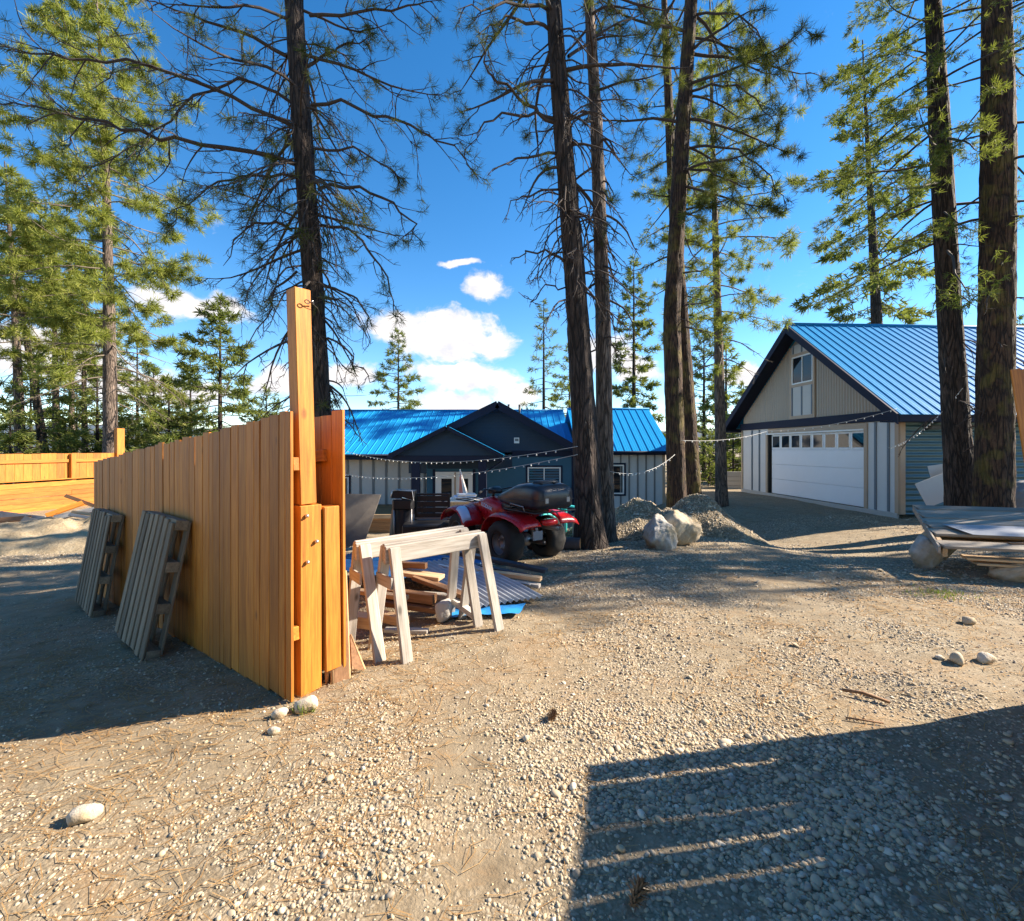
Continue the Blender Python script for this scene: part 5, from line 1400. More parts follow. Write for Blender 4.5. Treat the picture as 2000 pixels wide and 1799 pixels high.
    tube_obj('exhaust', [Mx @ Vector((.2, -.22, .5)), Mx @ Vector((-.45, -.24, .52))], .05, M['steel'], q)
    # rear details
    add('tail_light', loft([(-.585, .11, .60, .675, .6), (-.54, .13, .585, .685, .6), (-.46, .12, .6, .68, .6)]), M['tail'])
    bx('plate', (-.60, .19, .42), (-.585, .36, .545), M['plate'], q, .004, Mx)
    beam('plate_bracket', Mx @ Vector((-.52, .26, .62)), Mx @ Vector((-.575, .26, .50)), .05, .012, M['black'], q, tuple(-f))
    # handlebar
    tube_obj('steering_stem', [Mx @ Vector((.95, 0, .80)), Mx @ Vector((.84, 0, 1.0))], .025, M['black'], q)
    hb = tube_obj('handlebar', [Mx @ Vector((.66, .40, 1.0)), Mx @ Vector((.76, .26, 1.03)), Mx @ Vector((.84, .1, 1.0)), Mx @ Vector((.84, -.1, 1.0)), Mx @ Vector((.76, -.26, 1.03)), Mx @ Vector((.66, -.40, 1.0))], .013, M['black'], q)
    for s in (1, -1): tube_obj('grip', [Mx @ Vector((.68, s * .37, 1.006)), Mx @ Vector((.60, s * .47, .99))], .02, M['rubber'], hb)
    add('dash', loft([(.72, .07, .95, 1.02, .6), (.80, .10, .94, 1.06, .6), (.92, .09, .93, 1.04, .6)]), M['black'])
    # racks
    def rack(name, x0, x1, hw, z):
        P = [(x0, -hw), (x1, -hw), (x1, hw), (x0, hw), (x0, -hw)]
        rk = tube_obj(name, [Mx @ Vector((x, y, z)) for x, y in P], .011, M['black'], q, 6)
        for i in range(1, 4):
            y = -hw + 2 * hw * i / 4; tube_obj('rack_bar', [Mx @ Vector((x0, y, z)), Mx @ Vector((x1, y, z))], .008, M['black'], rk, 6)
        return rk
    rack('rear_rack', -.66, .05, .38, .80); rack('front_rack', 1.12, 1.60, .30, .80)
    tube_obj('rack_rail', [Mx @ Vector((-.42, .37, .80)), Mx @ Vector((-.40, .38, .87)), Mx @ Vector((-.1, .38, .89)), Mx @ Vector((-.08, .37, .80))], .009, M['steel'], q, 6)
    # cargo box
    cb = add('cargo_box', loft([(-.70, .22, .90, 1.06, .42), (-.67, .31, .84, 1.15, .40), (-.52, .34, .82, 1.19, .38), (-.36, .345, .82, 1.20, .38), (-.14, .34, .82, 1.17, .38), (.08, .32, .83, 1.09, .42), (.32, .27, .84, 1.01, .45), (.48, .20, .86, .96, .5), (.52, .1, .88, .93, .7)], 24), M['black_vinyl'])
    add('lid_seam', loft([(-.69, .318, .965, .980, .40), (-.52, .352, .96, .975, .38), (-.14, .352, .945, .96, .38), (.08, .33, .925, .938, .42), (.36, .26, .90, .91, .45)], 24), M['black'], cb)
    add('backrest_pad', loft([(-.50, .19, 1.15, 1.225, .45), (-.43, .23, 1.14, 1.235, .45), (-.36, .19, 1.13, 1.22, .45)]), M['black'], cb)
    for s in (.16, -.08): add('strap', loft([(-.55, .018, 1.185, 1.203, .5), (-.36, .018, 1.19, 1.212, .5), (-.14, .018, 1.16, 1.184, .5), (.08, .018, 1.08, 1.102, .5)], 8), M['rubber'], cb, Matrix.Translation((0, s, 0)))
    for s in (.2, -.2): bx('latch', (-.705, s - .03, .93), (-.672, s + .03, 1.0), M['steel'], cb, .004, Mx)
    # lettering on the tank side
    cu = bpy.data.curves.new('logo_text', 'FONT'); cu.body = 'KODIAK'; cu.size = .085; cu.extrude = .002; cu.align_x = 'CENTER'; cu.offset = .001
    tmp = bpy.data.objects.new('logo_tmp', cu); COL.objects.link(tmp)
    dg = bpy.context.evaluated_depsgraph_get(); me = bpy.data.meshes.new_from_object(tmp.evaluated_get(dg)); bpy.data.objects.remove(tmp)
    me.materials.clear(); me.materials.append(M['decal'])
    LM = Matrix(((-1, 0, 0, .80), (0, 0, 1, .196), (0, 1, 0, .70), (0, 0, 0, 1)))
    # faces the left side of the bike
    add('lettering', me, M['decal'], q, Matrix.Translation((.80, .197, .715)) @ Matrix.Rotation(math.pi, 4, 'Z') @ Matrix.Rotation(math.pi / 2, 4, 'X') @ Matrix.Rotation(-.18, 4, 'Z'))
build_quad()

# --- black trailer, grill, table, parasol
def build_trailer():
    t = thing('utility_trailer', (-1.6, 10.2, -.3), 'low black utility trailer with an upright slatted panel behind the sawhorses', 'trailer')
    D = 9.6
    a = at(812, 1012, D); b = at(872, 1009, D); h_ = .50
    for i in range(4):
        z = a.z + .05 + i * .12; beam('panel_slat', (a.x, D, z), (b.x + .05, D, z), .11, .03, M['black'], t)
    beam('panel_rail', (a.x, D - .03, a.z), (b.x + .08, D - .03, a.z), .035, .03, M['steel'], t)
    beam('panel_rail', (a.x, D - .03, a.z + .50), (b.x + .05, D - .03, a.z + .50), .04, .03, M['black'], t)
    for x in (a.x, b.x + .05): beam('panel_post', (x, D, a.z - .3), (x, D, a.z + .52), .05, .05, M['black'], t)
    me = bm_mesh('bed', lambda bm: add_box(bm, (0, 0, 0), (2.1, 1.5, .34), bev=.04, segs=2))
    obj('bed', me, M['black'], t, Matrix.Translation((-1.2, 9.2 + .6, a.z - .20)) @ Matrix.Rotation(.15, 4, 'Z'))
    for y in (9.0, 10.5): obj('wheel', lathe([(0, -.08), (.2, -.09), (.25, -.05), (.25, .05), (.2, .09), (0, .08)], 20, 'Y'), M['rubber'], t, Matrix.Translation((-1.2, y, g(-1.2, y) + .24)))
build_trailer()
def build_grill():
    D = 9.4; c = at(790, 1000, D); z0 = g(c.x, D)
    t = thing('barbecue_grill', (c.x, D, z0), 'black barbecue with its metal lid open and a dark cover hanging down', 'barbecue')
    w = .42
    bx('firebox', (c.x - .2, D - .22, .36), (c.x + .2, D + .2, .58), M['black'], t, .03)
    lid = obj('lid', poly_prism([(c.x - .22, D - .2, .60), (c.x + .20, D - .2, .54), (c.x + .22, D - .2, .73), (c.x - .18, D - .2, .75)], .38, (0, 1, 0)), M['black'], t)
    tube_obj('lid_rim', [(c.x - .22, D - .21, .60), (c.x - .20, D - .21, .755), (c.x + .20, D - .21, .745), (c.x + .235, D - .21, .55), (c.x - .0, D - .21, .61)], .012, M['zinc'], lid, 6)
    tube_obj('handle', [(c.x - .16, D - .24, .585), (c.x + .0, D - .25, .585)], .010, M['zinc'], lid, 6)
    n = 16; V = []
    for i, z in enumerate(np.linspace(z0 + .04, .42, 9)):
        for j in range(n):
            a = 2 * math.pi * j / n; rr = .21 + .035 * math.sin(a * 5 + i * .4) * (1 - i / 9); V.append((c.x - .02 + rr * math.cos(a) * 1.05 - .10 * (1 - i / 8) , D + rr * .8 * math.sin(a), z))
    Q = [(i * n + j, i * n + (j + 1) % n, (i + 1) * n + (j + 1) % n, (i + 1) * n + j) for i in range(8) for j in range(n)]
    obj('cover', npmesh('cover', V, Q), M['black_vinyl'], t)
    for s in (-.17, .17): tube_obj('leg', [(c.x + s, D - .15, z0), (c.x + s, D - .15, .4)], .018, M['steel'], t, 6)
build_grill()
def build_table():
    D = 13.2; a = at(868, 978, D); b = at(930, 974, D)
    zt = a.z; z0 = g(a.x, D)
    t = thing('garden_table', ((a.x + b.x) / 2, D, z0), 'white garden table behind the front of the quad bike', 'table')
    bx('tabletop', (a.x, D, zt - .05), (b.x + .3, D + .8, zt), M['table'], t, .015)
    bx('apron', (a.x + .05, D + .04, zt - .16), (b.x + .25, D + .76, zt - .052), M['raw_wood'], t, .01)
    for x in (a.x + .08, b.x + .22):
        for y in (D + .08, D + .7): beam('leg', (x, y, z0 - .02), (x, y, zt - .05), .06, .06, M['table'], t)
    bin_ = thing('storage_bin', ((a.x + b.x) / 2, D + .4, zt), 'pale blue and white folded cloth lying on the garden table', 'cloth')
    for k in range(3): obj('fold', bm_mesh('fold', lambda bm: add_box(bm, (0, 0, 0), (.75 - .1 * k, .5, .05), bev=.02, segs=2)), M['cloth_white'] if k % 2 == 0 else M['decal'], bin_, Matrix.Translation((a.x + .5 + .05 * k, D + .35, zt + .032 + k * .055)) @ Matrix.Rotation(.1 * k, 4, 'Z'))
    u = thing('parasol', (at(898, 960, D).x, D + .25, z0), 'closed red and white parasol behind the garden table', 'parasol')
    x = at(895, 960, D).x; top = at(897, 930, D).z + .1
    tube_obj('pole', [(x + .10, D + 1.0, z0), (x - .06, D + 1.0, top + .05)], .02, M['table'], u)
    k = 16; rings = [(0.015, top), (.035, top - .15), (.07, top - .4), (.11, top - .68), (.12, top - .75)]
    for c in range(4):
        V = []; Q = []
        for i, (rr, z) in enumerate(rings):
            for j in range(5):
                a_ = (c * 4 + j) * 2 * math.pi / k; r2 = rr * (1 + .25 * math.cos(a_ * 8)); V.append((x - .05 + (top - z) * .14 + r2 * math.cos(a_), D + 1.0 + r2 * math.sin(a_), z))
            if i:
                for j in range(4): Q.append(((i - 1) * 5 + j, (i - 1) * 5 + j + 1, i * 5 + j + 1, i * 5 + j))
        obj('canopy_fold', npmesh('fold', V, Q), M['cloth_red'] if c % 2 == 0 else M['cloth_white'], u)
build_table()

def build_chair():
    D = 9.0; c = at(1098, 1000, D); z0 = g(c.x, D)
    t = thing('plastic_chair', (c.x, D, z0), 'turquoise plastic garden chair behind the quad bike', 'chair')
    Mx = Matrix.Translation((c.x, D, z0)) @ Matrix.Rotation(.5, 4, 'Z'); P = M['teal_chair']
    for i in range(5): bx('seat_slat', (-.25 + i * .1, -.25, .36), (-.16 + i * .1, .25, .385), P, t, .006, Mx)
    for i in range(5):
        x = -.22 + i * .11; o = beam('back_slat', Mx @ Vector((x, .24, .36)), Mx @ Vector((x * 1.15, .44, .90 - abs(i - 2) * .03)), .09, .018, P, t, Mx.to_3x3() @ Vector((0, -1, 0)))
    for (x, y) in ((-.27, -.26), (.27, -.26), (-.27, .26), (.27, .26)): beam('leg', Mx @ Vector((x * 1.1, y * 1.15, -.02)), Mx @ Vector((x, y, .55)), .06, .035, P, t, Mx.to_3x3() @ Vector((1, 0, 0)))
    for s in (-.29, .29): beam('armrest', Mx @ Vector((s, -.32, .565)), Mx @ Vector((s, .34, .575)), .09, .025, P, t, (0, 0, 1))
build_chair()
def build_can():
    D = 9.0; c = at(1128, 1022, D); z0 = g(c.x, D)
    s = thing('stump', (c.x, D, z0), 'short pale cut stump under the red fuel can', 'stump')
    zt = at(1128, 1023, D).z
    obj('bark', lathe([(.10, z0 - .05), (.105, z0 + .1), (.098, zt - .005), (.09, zt)], 16), M['concrete'], s, Matrix.Translation((c.x, D, 0)))
    obj('cut_face', lathe([(.0, zt + .002), (.09, zt + .001)], 16), M['log_cut'], s, Matrix.Translation((c.x, D, 0)))
    t = thing('fuel_can', (c.x, D, zt), 'red fuel can standing left of the twin trunks', 'fuel can')
    obj('can', bm_mesh('can', lambda bm: add_box(bm, (0, 0, 0), (.13, .09, .17), bev=.02, segs=2)), M['red_can'], t, Matrix.Translation((c.x, D, zt + .085)))
    tube_obj('handle', [(c.x - .045, D, zt + .17), (c.x - .04, D, zt + .2), (c.x + .02, D, zt + .2), (c.x + .03, D, zt + .17)], .009, M['red_can'], t, 6)
    tube_obj('spout', [(c.x + .04, D, zt + .165), (c.x + .055, D, zt + .21)], .014, M['black'], t, 8)
build_can()
def build_log():
    p1 = at(1134, 1064, 7.55); p0 = p1 + Vector((-.85, .25, 0)); p1.z = g(p1.x, p1.y) + .095; p0.z = g(p0.x, p0.y) + .1
    t = thing('log', tuple((p0 + p1) / 2), 'short log with an orange cut end between the quad bike and the twin trunks', 'log')
    d = (p1 - p0).normalized(); Mx = frame_mtx(p0, p1, (0, 0, 1)); L_ = (p1 - p0).length
    obj('bark', lathe([(.09, -L_ / 2), (.105, -L_ * .3), (.10, 0), (.104, L_ * .3), (.098, L_ / 2)], 18), M['log_bark'], t, Mx)
    obj('cut_face', lathe([(0, L_ / 2 + .003), (.06, L_ / 2 + .002), (.098, L_ / 2 - .002)], 18), M['log_cut'], t, Mx)
    obj('cut_face', lathe([(0, -L_ / 2 - .003), (.09, -L_ / 2 + .002)], 18), M['log_cut'], t, Mx)
    bx('saw_kerf', (-.085, -.006, L_ / 2 + .001), (.085, .006, L_ / 2 + .006), M['brown_wood'], t, .002, Mx @ Matrix.Rotation(.9, 4, 'Z'))
build_log()

# --- boulders and stones
def boulder(name, c, s, seed, label, mat, group=None, rz=0, facet=.35, cat='boulder'):
    rs = np.random.RandomState(seed); V, T = ico(5 if max(s) > .15 else 3)
    d = np.ones(len(V))
    for i in range(16):
        n = rs.normal(size=3); n /= np.linalg.norm(n); o = rs.uniform(.55, .88)
        proj = V @ n; d = np.where(proj * d > o, d * (1 - facet) + facet * o / np.maximum(proj, .05), d)
    d = np.minimum(d, 1.1)
    nz = fbm(V[:, 0] * 2.2 + seed, V[:, 1] * 2.2 + V[:, 2] * 1.7, 4, seed) - .5
    nz2 = fbm(V[:, 0] * 7 + seed, V[:, 1] * 7 + V[:, 2] * 6, 3, seed + 2) - .5
    P = V * (d * (1 + .25 * nz + .12 * nz2))[:, None] * np.array(s) * 1.1
    me = npmesh(name, P, None, T)
    o = obj(name, me, mat, None, Matrix.Translation(Vector(c)) @ Matrix.Rotation(rz, 4, 'Z'))
    return tag(o, label, cat, group)
b1 = at(1288, 1040, 7.5); b2 = at(1322, 1034, 7.9)
boulder('boulder', (b1.x, 7.5, .19), (.30, .27, .31), 4, 'angular grey boulder at the foot of the gravel mounds', M['boulder'], None, .4, .97)
boulder('boulder', (b2.x + .04, 7.85, .20), (.36, .30, .32), 9, 'tan boulder tucked behind the angular grey one', M['boulder_tan'], None, 1.2, .92)
b3 = at(1805, 1078, 6.5); boulder('boulder', (b3.x, 6.5, .12), (.23, .21, .22), 15, 'round boulder under the left corner of the plank platform', M['boulder'], 'boulders under the plank platform', .3, .85)
b4 = at(1835, 1055, 7.0); boulder('boulder', (b4.x, 7.0, .16), (.27, .25, .27), 16, 'tan boulder just behind the round one under the plank platform', M['boulder_tan'], 'boulders under the plank platform', .9, .8)
b5 = at(1985, 1115, 5.75); boulder('boulder', (b5.x, 5.75, .06), (.28, .22, .17), 18, 'brown flat boulder under the front of the plank platform', M['boulder_tan'], 'boulders under the plank platform', .1, .4)
def stone_px(px, py, s, seed, label, rz=0, mat='rock'):
    D = F * EYE / (py - HY); x = (px - CX) * D / F; z = g(x, D)
    boulder('stone', (x, D, z + s[2] * .6), s, seed, label, M[mat], None, rz, .6, 'stone')
stone_px(165, 1598, (.062, .042, .040), 21, 'pale angular stone alone on the needle litter at lower left', .4)
stone_px(596, 1388, (.075, .055, .055), 22, 'pale stone at the foot of the tall fence post', .1)
stone_px(548, 1400, (.045, .035, .030), 23, 'small round stone left of the fence post foot', .3)
stone_px(1028, 1448 , (.022, .018, .016), 24, 'dark pebble-sized stone in the middle of the gravel', 1.0)
stone_px(535, 1432, (.036, .028, .020), 28, 'flat whitish stone a step in front of the fence foot', .2)
stone_px(1870, 1300, (.075, .045, .045), 25, 'larger pointed tan stone in the gravel at right', .8, 'boulder_tan')
stone_px(1925, 1300, (.06, .05, .04), 26, 'white stone beside the pointed tan one at right', .2)
stone_px(1892, 1222, (.07, .05, .04), 27, 'flat tan stone farther back in the gravel at right', .5, 'boulder_tan')
stone_px(1835, 1292, (.03, .03, .02), 29, 'little pale stone left of the pointed tan one', .5)
def pinecone(px, py, seed, label, s=.035):
    D = F * EYE / (py - HY); x = (px - CX) * D / F; z = g(x, D); V = []; T = []
    rs = np.random.RandomState(seed)
    for i in range(60):
        t = i / 60; a = i * 2.4; rr = s * math.sin(math.pi * min(1, t * .85 + .12)); h_ = (t - .5) * s * 2.4
        n = np.array([math.cos(a), math.sin(a), .5]); sd = np.array([-math.sin(a), math.cos(a), 0]); c = np.array([0, 0, h_]); j = len(V)
        V += [c + sd * .007, c - sd * .007, c + n * rr * 1.1]; T.append((j, j + 1, j + 2))
    Mx = Matrix.Translation((x, D, z + s * .8)) @ Matrix.Rotation(rs.uniform(0, 6), 4, 'Z') @ Matrix.Rotation(1.4, 4, 'X')
    tag(obj('pine_cone', npmesh('cone', V, None, T, False), M['brown_wood'], None, Mx), label, 'pine cone')
pinecone(1245, 1768, 1, 'dark pine cone in the shadow at the bottom edge', .045); pinecone(1078, 1408, 2, 'pine cone on the sunlit gravel in the middle')
def stick(pts, r, label):
    P = []
    for (px, py, up) in pts:
        D = F * EYE / (py - HY); x = (px - CX) * D / F; P.append((x, D, g(x, D) + up))
    o = tube_obj('stick', P, r, M['raw_wood'] if False else M['brown_wood'], None, 6); tag(o, label, 'stick')
stick([(1645, 1357, .03), (1685, 1364, .035), (1738, 1378, .02)], .010, 'curved orange-brown stick lying on the gravel at right')
stick([(1652, 1408, .015), (1725, 1417, .015)], .005, 'thin twig below the curved stick at right')

def grass_tuft(px, py, n, h_, label, seed, spread=.05):
    D = F * EYE / (py - HY); x = (px - CX) * D / F; z = g(x, D); rs = np.random.RandomState(seed)
    P = np.stack([x + rs.normal(0, spread, n), D + rs.normal(0, spread * .6, n), np.full(n, z)], -1); d = np.tile([0, 0, 1.0], (n, 1))
    V, Q, ti = needle_tris(P, d, 3, h_, .006, rs, .45, 1.0)
    tag(obj('grass_tuft', npmesh('grass', V, Q, None, False, {'tint': ti}), M['grass']), label, 'grass')
grass_tuft(596, 1392, 40, .07, 'small green grass tuft in front of the stone at the fence post', 1, .03)
grass_tuft(1842, 1160, 120, .05, 'low green weeds in the shade before the plank platform', 2, .16)

# --- plank platform on boulders at right
def build_platform():
    fl = Vector((5.40, 5.80, .345)); bl = Vector((6.86, 7.85, .60)); e = Vector((1.27, -.50, .02)).normalized()
    t = thing('plank_platform', (6.9, 6.2, 0), 'weathered plank platform resting on boulders at the right edge', 'platform')
    up = (bl - fl); n = 8; nrm = e.cross(up).normalized()
    if nrm.z < 0: nrm = -nrm
    for i in range(n):
        a = fl + up * ((i + .5) / n); L_ = 3.2
        if i in (1,): continue
        beam('plank', a + nrm * (.016 if i % 2 else .002), a + e * (L_ - .1 * (i % 3)) + nrm * (.004 if i % 2 else .014), up.length / n - .030, .035, M['grey_boards'], t, nrm)
    for k in (.05, 1.2, 2.4):
        a = fl + e * k - nrm * .075; beam('joist', a + up * .02, a + up * .99, .05, .11, M['raw_wood'], t, nrm)
    a = fl - nrm * .06; beam('end_board', fl - e * .015 - nrm * .03, bl - e * .015 - nrm * .03, .025, .09, M['grey_boards'], t, nrm)
    for j, dz in enumerate((.15, .21)):
        a = fl + e * (.25 + .1 * j) + up * .06 - nrm * dz; beam('lower_plank', a, a + e * 2.6, .16, .028, M['raw_wood'], t, nrm)
        a = fl + e * (.15) + up * .5 - nrm * dz; beam('lower_plank', a, a + e * 2.6, .16, .028, M['raw_wood'], t, nrm)
    s = thing('white_sheet', tuple(fl + up * .35 + e), 'pale metal sheet lying on the plank platform', 'sheet')
    a = fl + up * .20 + e * .40 + nrm * .055; b = fl + up * .42 + e * .16 + nrm * .055
    obj('sheet', poly_prism([a, a + e * 2.3, b + e * 2.54, b], .006, nrm), M['zinc_sheet'], s)
    for k in range(3):
        p = fl + up * (.10 + .02 * k) + e * (.7 + .55 * k) + nrm * .03
        o = thing('bark_scrap', tuple(p), ['left', 'middle', 'right'][k] + ' strip of bark scrap along the front gap of the plank platform', 'bark'); beam('scrap', p, p + e * .45 + up * .03, .05, .02, M['brown_wood'], o, nrm)
build_platform()

# --- pale boards leaning on the garage wall
def lean_board(px, py, D, ang, w, h_, label, mat, tilt=.25):
    p = at(px, py, D); o = thing('panel_board', tuple(p), label, 'board', 'offcuts leaning on the garage wall')
    Mx = Matrix.Translation(p) @ Matrix.Rotation(-tilt, 4, 'X') @ Matrix.Rotation(ang, 4, 'Y')
    bx('sheet', (0, -.006, 0), (w, .006, h_), mat, o, .002, Mx)
lean_board(1812, 992, 11.2, -.35, 1.3, .62, 'cream offcut panel leaning low on the garage wall behind the leaning trunk', M['tan_trim'] if False else M['cream'], .2)
lean_board(1828, 970, 11.6, -.14, .8, .78, 'taller cream panel behind the low one on the garage wall', M['cream'], .15)
lean_board(1897, 1000, 11.3, -.3, .14, 1.2, 'narrow pale board leaning between the two big trunks', M['cream'], .2)
def build_tarp_heap():
    D = 10.2
    boulder('covered_heap', (at(2012, 985, D).x, D, .25), (.75, .5, .6), 61, 'grey tarp-covered heap right of the thickest trunk', M['greytarp'], None, .2, .3, 'heap')
build_tarp_heap()
def build_planter():
    D = 21.5; a = at(1422, 950, D); b = at(1456, 950, D)
    t = thing('raised_planter', (a.x, D, a.z), 'pale raised planter box left of the garage corner', 'planter')
    z0 = g(a.x, D) - .05; zt = at(1430, 921, D).z
    for k in range(4):
        h_ = (zt - z0) / 4; bx('side_board', (a.x - .1, D, z0 + k * h_), (b.x + .6, D + .06, z0 + (k + 1) * h_ - .01), M['cream'], t)
    bx('soil', (a.x - .05, D + .06, z0), (b.x + .6, D + 1.0, zt - .08), M['brown_wood'], t)
    bx('end_board', (a.x - .1, D + .06, z0), (a.x - .05, D + 1.0, zt), M['cream'], t)
build_planter()

# --- sheets, lumber and scraps behind the sawhorses
def corr_sheet(name, A, B, C, pitch, amp, mat, label, cat='metal sheet', group=None):
    """A,B = one short end, C = far corner next to B; corrugations run from the end A-B along B->C"""
    A, B, C = Vector(A), Vector(B), Vector(C); w = (B - A).length; l = C - B; n = int(w / pitch * 8); up = Vector((0, 0, 1)); V = []; Q = []
    for i in range(n + 1):
        p = A.lerp(B, i / n) + up * amp * math.sin(i / 8 * 2 * math.pi)
        for j in range(5): V.append(tuple(p + l * (j / 4) + up * .02 * math.sin(j * 1.3)))
        if i:
            for j in range(4): Q.append(((i - 1) * 5 + j, (i - 1) * 5 + j + 1, i * 5 + j + 1, i * 5 + j))
    me = npmesh(name, V, Q); bm = bmesh.new(); bm.from_mesh(me); bmesh.ops.solidify(bm, geom=bm.faces[:], thickness=.002); bm.to_mesh(me); bm.free(); smooth(me)
    c = sum((Vector(v) for v in me.vertices[0].co[:] and [A, B, C]), Vector()) / 3
    me.transform(Matrix.Translation(-c)); return tag(obj(name, me, mat, None, Matrix.Translation(c)), label, cat, group)
gs = 'sheets and lumber piled behind the sawhorses'
corr_sheet('corrugated_sheet', (.33, 4.78, .06), (-.36, 4.46, .06), (-1.36, 5.62, .20), .065, .013, M['zinc_sheet'], 'silver corrugated sheet sticking out to the right of the sawhorses', group=gs)
corr_sheet('corrugated_sheet', (-.4, 6.0, .08), (-.6, 5.55, .08), (-2.5, 6.05, .12), .09, .012, M['blue_sheet'], 'blue corrugated sheet lying behind the silver one', group=gs)
corr_sheet('corrugated_sheet', (-.35, 6.35, .05), (-.5, 6.0, .05), (-2.4, 6.5, .08), .09, .012, M['blue_sheet'], 'second blue corrugated sheet at the back of the pile', group=gs)
def long_piece(p0, p1, w, t_, mat, label, name='lumber', cat='lumber', face=(0, 0, 1)):
    o = beam(name, p0, p1, w, t_, mat, None, face); return tag(o, label, cat, gs)
def P(px, py, D, z=None):
    v = at(px, py, D); 
    if z is not None: v.z = z
    return v
long_piece((-.7, 6.15, .20), (.42, 5.62, .10), .10, .05, M['dark_trim'], 'long dark blue steel trim on the right of the lumber pile', 'steel_trim', 'trim')
long_piece((-.9, 6.0, .16), (.32, 5.45, .06), .07, .04, M['dark_trim'], 'dark steel strip beside the long blue trim', 'steel_trim', 'trim')
long_piece((-1.0, 5.75, .14), (.33, 5.22, .115), .09, .045, M['raw_wood'], 'upper pale timber with an orange end in the lumber pile')
long_piece((-1.0, 5.65, .10), (.31, 5.14, .06), .08, .04, M['old_wood'], 'lower grey timber under the pale one')
long_piece((-.9, 5.62, .175), (.20, 5.08, .09), .03, .02, M['zinc'], 'thin bright metal strip on top of the timbers', 'metal_strip', 'strip')
long_piece((-.8, 5.35, .06), (-.05, 5.12, .03), .10, .05, M['raw_wood'], 'short timber under the front of the lumber pile')
for k, (x0, y0, x1, y1, z, m_) in enumerate([(-1.95, 5.3, -1.1, 5.0, .25, 'blue_sheet'), (-2.2, 5.75, -.9, 5.6, .17, 'blue_sheet')]):
    long_piece((x0, y0, z), (x1, y1, z - .03), .35, .01, M[m_], ['blue metal offcut lying by the fence end', 'wide blue metal strip behind the sawhorse legs'][k], 'metal_strip', 'strip')
# blue tarp scrap
def tarp():
    n = 22; V = []; Q = []
    for i in range(n):
        for j in range(10):
            u, v = i / (n - 1), j / 9; x = -.62 + u * .68 + .08 * v; y = 4.36 + v * .30 - .08 * u
            V.append((x, y, g(x, y) + .02 + .05 * fbm(np.array([u * 5.0]), np.array([v * 3.0]), 3, 4)[0]))
            if i and j: a = i * 10 + j; Q.append((a - 11, a - 10, a, a - 1))
    me = npmesh('tarp', V, Q); me.transform(Matrix.Translation((.3, -4.5, 0)))
    tag(obj('blue_tarp', me, M['tarp'], None, Matrix.Translation((-.3, 4.5, 0))), 'crumpled blue tarp scrap under the silver corrugated sheet', 'tarp')
tarp()
scr = [((-1.0, 4.72, .28), (-.43, 4.45, .16), .10, .04, 'brown_wood', 'brown board propped over the scrap wood inside the sawhorses'),
       ((-.62, 4.50, .15), (-.32, 4.22, .05), .07, .05, 'old_wood', 'grey offcut sloping down right beneath the brown board'),
       ((-1.35, 4.62, .16), (-.74, 4.42, .15), .09, .09, 'brown_wood', 'square brown timber with a broken white end under the sawhorses'),
       ((-1.2, 4.85, .30), (-.72, 4.72, .27), .16, .04, 'raw_wood', 'short wide pale board lying on top of the scrap wood'),
       ((-1.4, 4.6, .08), (-.6, 4.35, .06), .12, .05, 'brown_wood', 'dark timber at the bottom of the scrap wood'),
       ((-1.3, 4.3, .05), (-.95, 4.15, .04), .10, .08, 'raw_wood', 'orange block of wood between the sawhorse legs'),
       ((-1.42, 4.05, .10), (-1.2, 4.0, .09), .12, .10, 'raw_wood', 'pale wood block behind the left sawhorse leg'),
       ((-1.5, 4.5, .20), (-.98, 4.3, .20), .08, .04, 'raw_wood', 'light brown stick of lumber level behind the left legs'),
       ((-1.25, 4.95, .35), (-.9, 4.85, .36), .06, .06, 'brown_wood', 'small dark block topping the scrap pile'),
       ((-1.5, 4.75, .12), (-.55, 4.6, .11), .10, .05, 'old_wood', 'long grey timber in the middle of the scrap wood'),
       ((-1.1, 3.98, .03), (-.72, 3.95, .03), .07, .03, 'old_wood', 'flat grey lath on the ground between the sawhorse legs')]
for (a, b, w, t_, m_, lab) in scr: tag(beam('scrap_wood', a, b, w, t_, M[m_], None, (0, 0, 1)), lab, 'scrap wood', 'scrap wood under the sawhorses')
boulder('concrete_chunk', (-.65, 4.32, .09), (.09, .07, .12), 71, 'pale concrete chunk under the sawhorses', M['concrete'], None, .5, .97, 'concrete')

